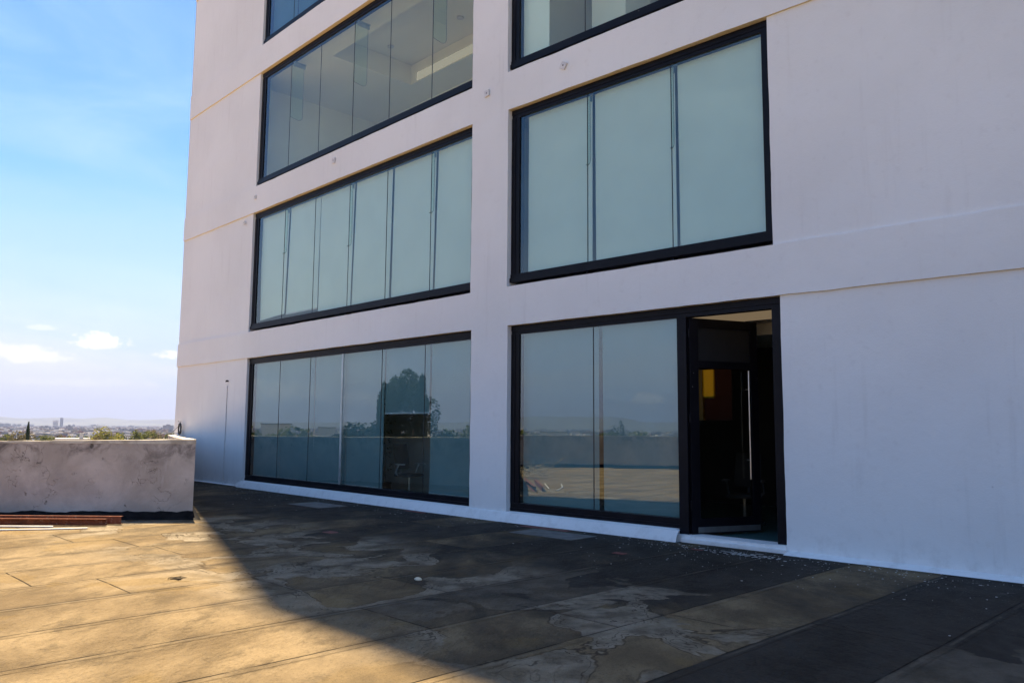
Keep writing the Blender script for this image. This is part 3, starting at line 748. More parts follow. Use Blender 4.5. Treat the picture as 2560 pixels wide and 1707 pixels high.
# ---- glass door, opened 65 degrees into the room
HX = 3.57
MD = MR @ Matrix.Translation((HX, .14, 0)) @ Matrix.Rotation(R(65), 4, 'Z')
g = MB(); LW = 1.22; z0, z1 = .10, 3.235
g.box(0, .15, -.03, .03, z0, z1); g.box(1.09, LW, -.03, .03, z0, z1)
g.box(.15, 1.09, -.03, .03, z0, .32); g.box(.15, 1.09, -.03, .03, 3.10, z1); g.box(.15, 1.09, -.03, .03, 2.50, 2.61)
door = g.build('door', M_FRAME, bld, MD, bevel=.004); tag(door, 'narrow black framed glass door leaf swung open into the dark room')
g = MB(); g.quad((.15, 0, .32), (1.09, 0, .32), (1.09, 0, 2.5), (.15, 0, 2.5)); g.build('pane', mat('door_glass', glass_fn((.75, .75, .70), .04)), door)
g = MB(); g.box(.15, 1.09, -.004, .004, 2.61, 3.10); g.build('upper_panel', M_DARK, door)
for sgn_ in (-1,):
    g = MB(); y_ = sgn_*.085; g.tube([(1.005, y_, .87), (1.005, y_, 2.48)], .014, 12)
    for z_ in (1.15, 2.2): g.tube([(1.005, y_, z_), (1.005, sgn_*.005, z_)], .008, 8)
    g.build('handle', M_STEEL, door, smooth=40)
M_PK = simple('dull_kick_plate', (.13, .14, .14), .5, .3)
g = MB(); g.box(.1, 1.2, -.034, -.0305, .12, .20); g.build('kick_strip', M_PK, door)
for z_ in (.45, 1.7, 2.95):
    g = MB(); g.tube([(-.012, -.03, z_), (-.012, -.03, z_+.12)], .012, 8); g.build('hinge', M_FRAME, door)

# ---- plinths, sills, wall fittings
def skirt(M_, sa, sb, zt, out, name='plinth', endcap=.24, d0=0.0):
    g = MB(); n_ = max(2, int((sb-sa)/.15)); prev = None
    for i in range(n_+1):
        s_ = sa+(sb-sa)*i/n_; k = 1.0
        if endcap: k = min(1, max(.0, (s_-sa)/endcap)) if endcap > 0 else 1
        e = .004*noise.noise(Vector((s_*3, 5, zt)))
        zt_ = zt if not endcap else zt*(.55+.45*k)
        row = [g.b.verts.new((s_, d0+.002, zt_)), g.b.verts.new((s_, d0-.03-.02*k+e, zt_-.012)), g.b.verts.new((s_, d0-.055*k-.035+e, zt_*.55)), g.b.verts.new((s_, d0-out*k-.03+e*3, .0025)), g.b.verts.new((s_, d0+.002, .0025))]
        if prev:
            for q in range(4): g.b.faces.new((prev[q], prev[q+1], row[q+1], row[q]))
        prev = row
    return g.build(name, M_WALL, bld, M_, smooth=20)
skirt(ML, -.25, SL_END+.006, .165, .10)
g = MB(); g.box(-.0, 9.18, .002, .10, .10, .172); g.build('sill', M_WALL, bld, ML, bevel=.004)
skirt(MR, SR_BEG-.006, 3.47, .165, .10, endcap=0)
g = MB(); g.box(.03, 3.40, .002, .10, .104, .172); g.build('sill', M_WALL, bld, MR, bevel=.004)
g = MB(); g.box(3.50, 5.07, -.05, .24, .003, .058); g.build('threshold', M_WALL, bld, MR, bevel=.008)
skirt(MR, 5.06, 21.5, .045, .13, endcap=0, d0=.03)
skirt(ML, SL_BEG+.1, -.26, .03, .02, endcap=0, d0=.03)
def plate(M_, s_, z_, sz, rot, tip=0):
    mt = M_ @ Matrix.Translation((s_, -.02, z_)) @ Matrix.Rotation(rot, 4, 'Y')
    g = MB(); g.box(-sz/2, sz/2, -.012, .016, -sz/2, sz/2)
    if tip: g.box(-sz*.3, sz*.3, -.010, .014, sz/2, sz/2+.02)
    o = g.build('junction_plate', M_WHITE, bld, mt, bevel=.003)
    g = MB(); g.tube([(0, -.0135, 0), (0, -.0128, 0)], sz*.12, 10); g.build('cable_hole', M_BLACK, o)
plate(ML, 4.156, 7.848, .125, .15); plate(ML, .148, 7.785, .10, .1); plate(ML, 9.567, 7.842, .12, -.08); plate(MR, 1.311, 7.793, .12, .55); plate(ML, -.45, 7.18, .09, -.2)
g = MB(); pts_ = [(-1.125-.04*min(1, (2.7-z)/2.7*.3)+.004*math.sin(z*5), .018, z) for z in [2.70-.1*i for i in range(28)]]
g.tube(pts_, .011, 6); g.build('conduit', M_WHITE, bld, ML, smooth=60)
g = MB(); g.tube([(-1.10, .03, 2.83), (-1.10, -.03, 2.83), (-1.10, -.045, 2.80)], [.02, .022, .012], 10); g.tube([(-1.10, -.01, 2.83), (-1.10, -.012, 2.86)], .01, 8); g.build('wall_nozzle', simple('old_brass', (.10, .07, .04), .6, .5), bld, ML, smooth=50)

# ------------------------------------------------------------------ things on the terrace
# coil of cable hung on the wall at the parapet
mt = ML @ Matrix.Translation((-4.08, -.05, 1.50))
coil = link(bpy.data.objects.new('cable_coil', None), None, mt); tag(coil, 'black coil of cable hung on the wall where the parapet meets the building', 'cable')
g = MB(); random.seed(3)
pts_ = []
for i in range(14*24):
    a_ = i/24*2*math.pi; k = i//24
    r_ = .105+.018*math.sin(k*2.1)+.008*math.sin(a_*3+k); pts_.append((r_*math.cos(a_)*.85, -.012*math.sin(k*1.7)-.02, r_*1.35*math.sin(a_)))
g.tube(pts_, .010, 5); g.build('cable', M_BLACK, coil, mt, smooth=60)
g = MB()
g.tube([(-.02, .03, .21), (-.02, -.06, .21), (-.02, -.07, .235)], .008, 6); g.tube([(0.04, -.03, .2), (.05, -.03, .05), (.05, -.03, -.16), (.06, -.02, -.3)], .005, 5)
g.build('hook', M_BLACK, coil, mt)
g = MB()
g.tube([(-.08, -.04, .06), (-.2, -.10, -.05), (-.30, -.16, -.13), (-.36, -.2, -.14), (-.42, -.2, -.14), (-.60, -.06, -.16), (-.66, .02, -.3)], .007, 6)
g.tube([(-.05, -.04, -.12), (-.16, -.12, -.142), (-.3, -.3, -.143), (-.2, -.42, -.142), (-.05, -.45, -.142)], .006, 6)
g.build('loose_end', M_BLACK, coil, mt, smooth=60)

# rusty channels and white pipes by the parapet
def channel(name, p0, p1, h, w_, label, flip=False, wall_t=.006):
    p0, p1 = Vector(p0), Vector(p1); d = (p1-p0); L_ = d.length; a_ = math.atan2(d.y, d.x)
    mt = Matrix.Translation(p0) @ Matrix.Rotation(a_, 4, 'Z') @ Matrix.Rotation(.02, 4, 'X')
    g = MB(); s_ = 1 if flip else -1
    prof = [(0, 0), (s_*w_, 0), (s_*w_, wall_t), (s_*wall_t, wall_t), (s_*wall_t, h-wall_t), (s_*w_, h-wall_t), (s_*w_, h), (0, h)]
    A_ = [g.b.verts.new((0, y, z)) for y, z in prof]; B_ = [g.b.verts.new((L_, y, z)) for y, z in prof]
    g.b.faces.new(A_); g.b.faces.new(B_[::-1])
    for k in range(8): g.b.faces.new((A_[k], B_[k], B_[(k+1) % 8], A_[(k+1) % 8]))
    o = g.build(name, M_RUST, None, mt); tag(o, label, 'steel channel', 'rusty steel channels lying along the parapet'); return o
channel('steel_channel', (-6.42, 12.98, .012), (-9.5, 12.90, .012), .105, .07, 'rusty steel channel lying nearest the terrace, in front of a second one', flip=True)
channel('steel_channel', (-6.28, 13.14, .012), (-9.7, 13.13, .012), .125, .07, 'rusty steel channel lying behind another one, closest to the parapet', flip=False)
def pipe(p, r_, label):
    g = MB(); g.tube(p, r_, 10); o = g.build('pipe', M_PVC, smooth=50); tag(o, label, 'pipe', 'white pipes lying beside the rusty channels')
pipe([(-7.13, 12.72, .016), (-8.6, 12.66, .020), (-8.9, 12.65, .018)], .016, 'white pipe with the shorter visible end, tight against the rusty channel')
pipe([(-6.53, 12.60, .013), (-7.1, 12.43, .013), (-7.8, 12.28, .014), (-8.9, 12.17, .014)], .012, 'thin white pipe lying farthest out from the rusty channel')
# heap of dry twigs and wire off to the left, seen mirrored in the window
random.seed(12); g = MB()
for k in range(90):
    a_ = random.uniform(0, 6.28); c_ = Vector((random.gauss(0, .42), random.gauss(0, .3), random.uniform(.02, .25)))
    ln = random.uniform(.3, .9); d = Vector((math.cos(a_), math.sin(a_), random.uniform(-.1, .7))); q = [c_+d*ln*t_/4+Vector((random.gauss(0, .03), random.gauss(0, .03), 0)) for t_ in range(5)]
    q = [Vector((v.x, v.y, max(.01, v.z))) for v in q]; g.tube(q, random.uniform(.003, .007), 4, False)
o = g.build('twig_heap', simple('dry_twig', (.34, .29, .22), .8), None, Matrix.Translation((-12.1, 12.7, 0))); tag(o, 'heap of dry twigs and wire on the terrace beyond the rusty channels', 'debris heap')

# floor drain
g = MB(); prev = None
for k in range(25):
    a_ = k/24*2*math.pi; r1_ = .085+.012*math.sin(a_*5); r2_ = .20+.05*math.sin(a_*3+1)+.03*math.sin(a_*7)
    row = [g.b.verts.new((r1_*math.cos(a_), r1_*math.sin(a_), -.004)), g.b.verts.new((r1_*1.12*math.cos(a_), r1_*1.12*math.sin(a_), .012)), g.b.verts.new((r2_*.7*math.cos(a_), r2_*.7*math.sin(a_), .008)), g.b.verts.new((r2_*math.cos(a_), r2_*math.sin(a_), .0015))]
    if prev:
        for q in range(3): g.b.faces.new((prev[q], prev[q+1], row[q+1], row[q]))
    prev = row
dr = empty('floor_drain', (DR.x, DR.y, 0)); tag(dr, 'small round drain hole with a ragged rim in the sunlit sheets', 'drain')
g.build('rim', M_ROOF, dr, Matrix.Translation(DR), smooth=60)
g = MB(); g.tube([(0, 0, -.03), (0, 0, -.05)], .072, 16); g.build('pipe_mouth', M_DARK, dr, Matrix.Translation(DR))
# small white stone
g = MB(); bmesh.ops.create_icosphere(g.b, subdivisions=3, radius=.034)
for v in g.b.verts: v.co = Vector((v.co.x*1.2, v.co.y, v.co.z*.6))*(1+.25*noise.noise(v.co*30)) + Vector((0, 0, .012))
tag(g.build('stone', simple('pale_stone', (.62, .56, .42), .8), None, Matrix.Translation((-.97, 8.65, 0)), smooth=40), 'small pale stone lying alone on the shaded sheets', 'stone')

# red paint marks: thin coats lying on the sheets
def mark(cx_, cy_, hw, hh, rot, label):
    g = MB(); n_ = 28; vs = []
    for k in range(n_):
        a_ = k/n_*2*math.pi; c_, s_ = math.cos(a_), math.sin(a_)
        q = max(abs(c_), abs(s_)); e = 1+.10*noise.noise(Vector((c_*2+cx_, s_*2+cy_, 0)))
        vs.append((c_/q*hw*e, s_/q*hh*e))
    g.prism(vs, .001, .0045)
    tag(g.build('paint_mark', M_REDP, None, Matrix.Translation((cx_, cy_, 0)) @ Matrix.Rotation(rot, 4, 'Z')), label, 'paint mark', 'red paint marks on the roofing sheets')
ry = math.atan2(RT.y, RT.x)
mark(-2.74, 12.43, .11, .09, ry, 'small red paint square farthest left, out from the left bay window')
mark(1.41, 10.58, .09, .06, ry, 'red paint square between the right bay window and the white stone')
mark(2.50, 10.95, .085, .04, ry, 'thin red paint dash nearest the glass door')
q = Rw(1.15, -.27); mark(q.x, q.y, .5, .07, ry, 'long red paint strip along the foot of the right bay plinth')
q = Lw(7.9, -.24); mark(q.x, q.y, .3, .05, ry-.03, 'red paint strip along the foot of the left bay plinth')
# grey repair patches of sheet
def patch_sheet(cx_, cy_, hw, hh, rot, label, c):
    g = MB(); g.box(-hw, hw, -hh, hh, .0012, .008); tag(g.build('repair_patch', M_ROOFP, None, Matrix.Translation((cx_, cy_, 0)) @ Matrix.Rotation(rot, 4, 'Z'), bevel=.002), label, 'repair patch', 'pieces of grey sheet laid as patches')
M_ROOFP = simple('grey_felt_patch', (.125, .118, .105), .85, var=.3, scale=5, bs=.4)
q = Rw(1.7, -.75); patch_sheet(q.x, q.y, .62, .30, ry, 'grey rectangular patch of sheet just in front of the right bay window', 0)
q = Lw(5.6, -1.0); patch_sheet(q.x, q.y, .6, .33, ry-.03, 'grey rectangular patch of sheet in front of the left bay window', 0)
# white paint flecks in relief near the door
random.seed(5); g = MB()
for k in range(620):
    s_ = random.uniform(-3, 15); d_ = -.15-abs(random.gauss(0, .9))*random.choice((.4, 1, 1)); q = (Lw(s_, d_) if s_ < 9.8 else Rw(s_-10.1, d_)) if random.random() < .55 else Rw(random.uniform(3, 9), d_)
    r_ = .0035+.011*random.random()**3; n_ = 6; a0 = random.random()*6
    g.prism([(q.x+r_*random.uniform(.6, 1.3)*math.cos(a0+i*math.pi*2/n_), q.y+r_*random.uniform(.6, 1.3)*math.sin(a0+i*math.pi*2/n_)) for i in range(n_)], .001, .004)
for k in range(75):
    s_ = 4.6+random.gauss(0, .33); d_ = -.42+random.gauss(0, .075)-(s_-4.6)*.05; q = Rw(s_, d_); r_ = random.uniform(.008, .03); n_ = 7; a0 = random.random()*6
    g.prism([(q.x+r_*random.uniform(.4, 1.5)*math.cos(a0+i*math.pi*2/n_), q.y+r_*random.uniform(.4, 1.2)*math.sin(a0+i*math.pi*2/n_)) for i in range(n_)], .001, .003+.0012*random.random())
tag(g.build('paint_flecks', simple('fleck_paint', (.40, .39, .37), .8)), 'white paint flecks scattered on the dark sheets near the facade', 'paint flecks', None, 'stuff')

M_PANE0 = simple('dim_grey_plastic', (.10, .10, .11), .5)
# office chairs inside
def chair(loc, rz, label, am=None):
    am = am or M_WHITE
    t_ = empty('office_chair', loc, rz); tag(t_, label, 'office chair', 'mesh back office chairs inside the ground floor'); mw = WM[t_.name]
    g = MB(); g.box(-.24, .24, -.23, .24, .44, .51); g.build('seat', M_MESH, t_, mw, bevel=.03, smooth=40)
    g = MB(); V = []
    for i in range(7):
        row = []
        for j in range(9):
            x = -.22+.44*i/6; z = .60+.55*j/8; row.append((x*(1-.12*abs(j/8-.4)), .24+.10*(j/8)**1.3-.05*(1-(x/.22)**2), z))
        V.append(row)
    for i in range(6):
        for j in range(8): g.quad(V[i][j], V[i+1][j], V[i+1][j+1], V[i][j+1])
    bmesh.ops.remove_doubles(g.b, verts=g.b.verts, dist=.001); g.build('backrest', M_MESH, t_, mw, smooth=60)
    g = MB(); g.tube([(0, .2, .42), (0, .30, .5), (0, .29, .75)], .02, 8); g.build('back_support', am, t_, mw)
    for s_ in (-1, 1):
        g = MB(); g.tube([(s_*.20, .1, .44), (s_*.29, .12, .52), (s_*.29, .02, .70)], .016, 8); g.box(s_*.29-.035, s_*.29+.035, -.16, .12, .70, .725); g.build('armrest', am, t_, mw)
    g = MB(); g.tube([(0, 0, .10), (0, 0, .44)], .025, 10); g.build('column', M_STEEL, t_, mw)
    for k in range(5):
        a_ = k*2*math.pi/5+.3; g = MB(); g.tube([(0, 0, .11), (.30*math.cos(a_), .30*math.sin(a_), .065)], [.025, .015], 6)
        g.tube([(.30*math.cos(a_)-.02, .30*math.sin(a_), .03), (.30*math.cos(a_)+.02, .30*math.sin(a_), .03)], .028, 10); g.build('base_spoke', M_BLACK, t_, mw)
q = Lw(6.02, 1.0); chair((q.x, q.y, .085), math.radians(48), 'black office chair with grey arms under the raised blind of the left bay')
q = Rw(3.45, 2.0); chair((q.x, q.y, .065), math.radians(-30), 'office chair in the dark just inside the open door', M_PANE0)
q = Rw(1.9, 1.3); chair((q.x, q.y, .065), math.radians(150), 'office chair farther left behind the open door leaf', M_PANE0)
# potted plant inside by the raised blind
q = Lw(5.62, .62); t_ = empty('potted_plant', (q.x, q.y, .085)); tag(t_, 'leafy potted plant inside beside the raised blind', 'plant'); mw = WM[t_.name]
g = MB(); g.tube([(0, 0, 0), (0, 0, .32)], [.12, .17], 18); g.build('pot', M_BLACK, t_, mw, smooth=40)
g = MB(); g.tube([(0, 0, .3), (.02, 0, .9), (-.02, .02, 1.6)], [.02, .015, .008], 6); g.build('stem', M_BARK, t_, mw)
g = MB(); random.seed(4)
for k in range(120):
    z = random.uniform(.6, 2.2); a_ = random.uniform(0, 6.28); r_ = random.uniform(.02, .20)
    c_ = Vector((r_*math.cos(a_), r_*math.sin(a_), z)); u_ = Vector((math.cos(a_), math.sin(a_), random.uniform(-1, .2))).normalized()*.085; v_ = Vector((-math.sin(a_), math.cos(a_), 0))*.03
    g.quad(c_, c_+u_*.5+v_, c_+u_, c_+u_*.5-v_)
g.build('foliage', M_LEAF_D, t_, mw)

# ------------------------------------------------------------------ beyond the parapet
def polar(tanaz, dist, z=-21.0): return Vector((tanaz*dist, dist, z))
def crown_mesh(kind, w_, ch, n, leaf):
    """crown in metres: small leaf quads scattered over lumpy clumps, base at z=0"""
    blobs = []; seed = random.uniform(0, 99)
    nb = {'a': 16, 'b': 20, 'c': 14, 'g': 30}[kind]
    for i in range(nb):
        a_ = random.uniform(0, 6.28)
        if kind == 'g': z = .16+.70*(i+.5)/nb; rr = random.uniform(.1, .70)*math.sqrt(max(.05, 1-((z-.45)/.55)**2)); br = random.uniform(.20, .32)
        elif kind == 'c': z = random.uniform(.3, .78); rr = random.uniform(.1, .75)*(1.1-abs(z-.5)); br = random.uniform(.22, .36)
        else: z = random.uniform(.2, .82); rr = random.uniform(.05, .7)*math.sqrt(max(.05, 1-((z-.5)/.5)**2)); br = random.uniform(.22, .38)
        blobs.append((rr*math.cos(a_), rr*math.sin(a_), z, br))
    V, F = [], []
    W2 = w_/2/1.02
    for i in range(n):
        bx_, by_, bz_, br = random.choice(blobs)
        d = Vector((random.gauss(0, 1), random.gauss(0, 1), random.gauss(0, .9))).normalized()
        k = br*random.uniform(.70, 1.05)
        u3 = Vector((bx_+d.x*k, by_+d.y*k, bz_+d.z*k*.5))
        q = Vector((u3.x*W2, u3.y*W2, u3.z*ch*1.0))
        if noise.noise(q*(2.6/max(1.0, w_*.25))+Vector((seed, 0, 0))) < -.20: continue
        nn = (d+Vector((random.gauss(0, .5), random.gauss(0, .5), random.gauss(0, .5)))).normalized(); s_ = leaf*random.uniform(.6, 1.3)
        u_ = nn.orthogonal().normalized(); v_ = nn.cross(u_); t_ = random.uniform(0, 6.28)
        u2 = (u_*math.cos(t_)+v_*math.sin(t_))*s_; v2 = (v_*math.cos(t_)-u_*math.sin(t_))*s_*.75
        m0 = len(V); V += [q-u2, q+v2, q+u2, q-v2]; F.append((m0, m0+1, m0+2, m0+3))
    zs = sorted(v.z for v in V); rs = sorted(math.hypot(v.x, v.y) for v in V)
    z0_, z1_, r1_ = zs[int(len(zs)*.003)], zs[int(len(zs)*.994)], rs[int(len(rs)*.975)]
    kz, kr = ch/(z1_-z0_), (w_/2)/r1_
    me = bpy.data.meshes.new('crown'); me.from_pydata([(v.x*kr, v.y*kr, (v.z-z0_)*kz) for v in V], [], F); return me
def tree(loc, w_, h, key, leaf, label, name='tree', crown_z=.28, group='trees beyond the parapet'):
    t_ = empty(name, loc); tag(t_, label, 'tree', group); mw = WM[t_.name]
    ch = h*(1-crown_z*.9); me = crown_mesh(key, w_, ch, 22000 if key == 'g' else 7000, .10 if key == 'g' else .05+.016*w_); me.materials.append(leaf)
    c_ = bpy.data.objects.new('crown', me)
    link(c_, t_, mw @ Matrix.Translation((0, 0, h*crown_z*.9)) @ Matrix.Rotation(random.uniform(0, 6), 4, 'Z'))
    g = MB(); tr = h*.022
    g.tube([(0, 0, 0), (.01*h, 0, h*.25), (0, .01*h, h*.5), (.0, 0, h*.75)], [tr*1.4, tr, tr*.7, tr*.25], 8)
    for k in range(6):
        a_ = k*1.1+.4; z_ = h*(.22+.07*k); g.tube([(0, 0, z_), (w_*.15*math.cos(a_), w_*.15*math.sin(a_), z_+h*.08), (w_*.32*math.cos(a_), w_*.32*math.sin(a_), z_+h*.2)], [tr*.5, tr*.35, tr*.12], 6)
    g.build('trunk', M_BARK, t_, mw, smooth=60)
    return t_
random.seed(21)
# tan azimuth edges and top elevation read as angles from the terrace
TREES = [
 (-.608, 165, .031, -.0113, 'b', M_LEAF_B, 'broad brownish tree behind the dark cypress'),
 (-.640, 210, .030, -.0150, 'c', M_LEAF_O, 'low olive tree at the far left edge'),
 (-.577, 230, .024, -.0145, 'a', M_LEAF_O, 'green round tree just right of the cypress'),
 (-.559, 205, .017, -.0140, 'b', M_LEAF_B, 'narrow brownish tree between two green ones'),
 (-.549, 190, .012, -.0180, 'a', M_LEAF_Y, 'small yellow green tree left of the white flat roof'),
 (-.538, 270, .022, -.0150, 'c', M_LEAF_O, 'green tree directly behind the low white building'),
 (-.521, 280, .020, -.0140, 'a', M_LEAF_O, 'green tree right behind the end of the low white building'),
 (-.499, 150, .038, -.0070, 'b', M_LEAF_Y, 'tall yellow green tree, the tallest right of the towers'),
 (-.510, 140, .016, -.0165, 'a', M_LEAF_B, 'low brownish tree at the left foot of the yellow green tree'),
 (-.476, 160, .030, -.0095, 'a', M_LEAF_O, 'round dark green tree right of the yellow green tree'),
 (-.455, 200, .030, -.0090, 'c', M_LEAF_O, 'wide green tree in the middle of the right hand group'),
 (-.436, 215, .028, -.0085, 'b', M_LEAF_B, 'hazy brown tree next to the building edge'),
 (-.420, 190, .028, -.0100, 'a', M_LEAF_O, 'hazy green tree partly hidden by the building edge'),
 (-.446, 170, .022, -.0160, 'c', M_LEAF_B, 'low brownish tree above the red tiled roof'),
]
for ta, dist, wd, top, key, leaf, lab in TREES:
    h = 1.6+top*dist+21.0; dl_ = max(.25, (top+.0197)*dist)
    cc = 4.2; fr_ = math.sqrt(max(.1, 1-(1-min(1, dl_/cc))**2)); wd_ = min(13, wd*dist/fr_*1.05); tree(polar(ta, dist), wd_, h, key, leaf, lab, 'tree', max(.2, 1-8.6/h/.95))
# cypress
cp = polar(-.599, 120); t_ = empty('cypress_tree', cp); tag(t_, 'slender dark cypress rising above the parapet at the left', 'tree'); mw = WM[t_.name]
g = MB(); random.seed(8); Hc = 22.9
for k in range(14000):
    q = random.random()**.8; z_ = .6+q*(Hc-.6); r_ = .95*(1-q**1.5)**.8*(.75+.25*math.sin(z_*2.1))*random.uniform(.75, 1.0)+.03; a_ = random.uniform(0, 6.28)
    r_ *= 1.45; c_ = Vector((r_*math.cos(a_)+.10*math.sin(z_*.8)*q, r_*math.sin(a_), z_)); s_ = random.uniform(.04, .09)
    u_ = Vector((random.gauss(0, .4), random.gauss(0, .4), 1)).normalized()*s_*1.9; v_ = Vector((-math.sin(a_), math.cos(a_), random.gauss(0, .3)))*s_*.6
    g.quad(c_-u_, c_+v_, c_+u_, c_-v_)
g.build('crown', M_CYP, t_, mw)
g = MB(); g.tube([(0, 0, 0), (0, 0, Hc*.9)], [.16, .03], 8); g.build('trunk', M_BARK, t_, mw)

# tall gum trees and shrubs behind and to the left, seen mirrored in the windows
def at(x, y): return Vector((x, y, -21.0))
P0 = Vector((-2.1, 16.2, 0))
def mdir(a_, b_, dist): d = Vector((a_, b_, 0)).normalized(); return Vector((P0.x+d.x*dist, P0.y+d.y*dist, -21.0))
tree(mdir(-.985, .172, 78), 6.8, 28.9, 'g', M_LEAF_D, 'tall dark gum tree mirrored in the left bay window', 'gum_tree', .72, 'gum trees on the far side of the terrace')
tree(mdir(-.9885, .152, 80), 2.9, 28.7, 'g', M_LEAF_D, 'dark gum tree standing right of the tallest one in its mirror image', 'gum_tree', .70, 'gum trees on the far side of the terrace')
tree(mdir(-.978, .209, 80), 2.8, 27.4, 'g', M_LEAF_D, 'shorter dark gum tree left of the tallest one in its mirror image', 'gum_tree', .68, 'gum trees on the far side of the terrace')
for i, (a_, b_, di, w_, h, lf, lb) in enumerate(((-.972, .235, 95, 12, 22.6, M_LEAF_D, 'bushy dark tree below the gum trees on their left'), (-.991, .12, 90, 11, 22.5, M_LEAF_D, 'bushy dark tree below the gum trees on their right'), (-.996, .09, 100, 10, 22.4, M_LEAF_O, 'low green tree at the right end of the mirrored wood'), (-.95, .31, 140, 20, 21.7, M_LEAF_O, 'wide low tree at the left of the mirrored skyline'), (-.925, .38, 150, 22, 21.8, M_LEAF_O, 'wide low tree at the far left of the mirrored skyline'), (-.995, -.07, 160, 20, 21.3, M_LEAF_O, 'wide low tree mirrored in the right bay window'), (-.9757, -.219, 170, 4.6, 23.6, M_LEAF_D, 'dark pointed tree mirrored in the right bay window'), (-.975, -.225, 170, 22, 21.6, M_LEAF_O, 'wide low tree at the right of the mirrored skyline'))):
    tree(mdir(a_, b_, di), w_, h, 'abc'[i % 3], lf, lb, 'tree', .45, 'trees on the far side of the terrace')

# city
M_CITY = [simple('city_render_'+n_, c, .9, var=.1, scale=.1, bs=0) for n_, c in (('white', (.50, .47, .44)), ('grey', (.17, .165, .17)), ('ochre', (.26, .20, .14)), ('terracotta', (.20, .10, .07)))]
M_PANE = simple('city_glazing', (.06, .08, .11), .3, var=.2)
random.seed(33); mbs = [MB() for _ in M_CITY]
def inview(a_): return True
for k in range(11000):
    r_ = 620*math.exp(random.random()**.85*2.5); a_ = random.uniform(-.62, -.36) if k % 2 else random.uniform(-2.2, -.33)
    if math.sin(a_)*r_ > -30: continue
    w1, w2 = random.uniform(7, 20)*(1+r_/6000), random.uniform(6, 16)*(1+r_/6000); h = random.choice((3, 3.5, 6, 6.5, 7, 9, 9, 11)) if r_ < 1500 else random.uniform(3, 13)
    if random.random() < .012 and r_ > 2200: h = random.uniform(14, 24)
    m_ = Matrix.Translation((math.sin(a_)*r_, math.cos(a_)*r_, -21)) @ Matrix.Rotation(random.uniform(0, 3.1), 4, 'Z')
    mb = random.choices(mbs, (2.6, 5, 2, .8))[0]; mb.box(-w1/2, w1/2, -w2/2, w2/2, 0, h, m_)
    if random.random() < .4: mb.box(-w1*.2, w1*.15, -w2*.2, w2*.2, h, h+2.4, m_)
g = MB()
me = bpy.data.meshes.new('distant_city')
tot = bmesh.new()
for i, mb in enumerate(mbs):
    tmp = bpy.data.meshes.new('t'); 
    for f in mb.b.faces: f.material_index = i
    mb.b.to_mesh(tmp); mb.b.free(); tot.from_mesh(tmp); bpy.data.meshes.remove(tmp)
tot.to_mesh(me); tot.free()
for m_ in M_CITY: me.materials.append(m_)
tag(link(bpy.data.objects.new('distant_city', me)), 'low roofs of the distant city spread across the plain', 'city', None, 'stuff')
# far wood between houses
g = MB(); random.seed(17)
for k in range(1500):
    r_ = 300*math.exp(random.random()*2.4); a_ = random.uniform(-.62, -.36) if k % 2 else random.uniform(-2.2, -.33)
    if math.sin(a_)*r_ > -40: continue
    if r_ < 420 and noise.noise(Vector((a_*9, r_*.01, 0))) < -.15: continue
    c_ = Vector((math.sin(a_)*r_, math.cos(a_)*r_, -21)); w_ = random.uniform(3, 7)*(1+r_/2500); h = random.uniform(6, 11.5)
    for j in range(26 if r_ > 700 else 90):
        d = Vector((random.gauss(0, 1), random.gauss(0, 1), random.gauss(0, 1))).normalized(); q = c_+Vector((d.x*w_*.6, d.y*w_*.6, h*.55+d.z*h*.42)); s_ = w_*(.24 if r_ > 700 else .12)
        nn = (d+Vector((random.gauss(0, .4),)*3)).normalized(); u_ = nn.orthogonal().normalized()*s_; v_ = nn.cross(u_)*s_*.0+nn.cross(u_.normalized())*s_
        g.quad(q-u_, q+v_, q+u_, q-v_)
tag(g.build('distant_wood', M_LEAF_O), 'scattered treetops among the distant roofs', 'wood', None, 'stuff')

def tower(ta, dist, wpx, top, label, m_=0, depth=.8, style='slab'):
    """tower with floor bands; wpx is its width as an angle"""
    p_ = polar(ta, dist); H_ = 1.6+top*dist+21; w_ = wpx*dist
    t_ = empty('tower_block', p_, math.atan(-ta)*-1); WM[t_.name] = Matrix.Translation(p_) @ Matrix.Rotation(-math.atan(ta), 4, 'Z'); t_.matrix_world = WM[t_.name]
    tag(t_, label, 'tower', 'towers on the skyline'); mw = WM[t_.name]
    g = MB(); g.box(-w_/2, w_/2, 0, w_*depth, 0, H_); 
    if style == 'step': g.box(-w_*.2, w_*.5, w_*.1, w_*.6, H_, H_*1.06)
    g.build('wall', M_CITY[m_], t_, mw)
    g = MB(); n_ = max(4, int(H_/7)); 
    for k in range(1, n_):
        z_ = H_*k/n_; g.box(-w_*.46, w_*.46, -.6, -.05, z_-H_/n_*.28, z_+H_/n_*.22)
    g.build('window_bands', M_PANE, t_, mw)
    g = MB(); g.box(-w_*.3, w_*.2, w_*.2, w_*.5, H_, H_*1.035); g.build('roof_plant', M_CITY[1], t_, mw)
tower(-.5588, 3600, .0035, .0079, 'tallest slim pale tower on the skyline', 1, .8)
tower(-.5662, 3500, .0060, .0045, 'tower with stepped diagonal front left of the tallest one', 0, .8, 'step')
tower(-.5560, 3000, .0080, -.0033, 'wide low block at the foot of the tallest tower', 1, .6)
tower(-.6345, 3300, .0060, .0008, 'tower cut by the left edge of the view', 1)
tower(-.6260, 2700, .0075, -.0028, 'broad grey block left of the brownish tree', 1)
tower(-.6255, 4000, .0070, .0000, 'pale wide block behind the broad grey block', 0)
tower(-.6110, 3700, .0045, .0000, 'slim block between the grey block and the cypress', 1)
tower(-.5965, 3900, .0045, -.0004, 'slim block just right of the cypress', 0)
tower(-.5850, 3900, .0060, -.0020, 'squat pale block midway between cypress and towers', 0)
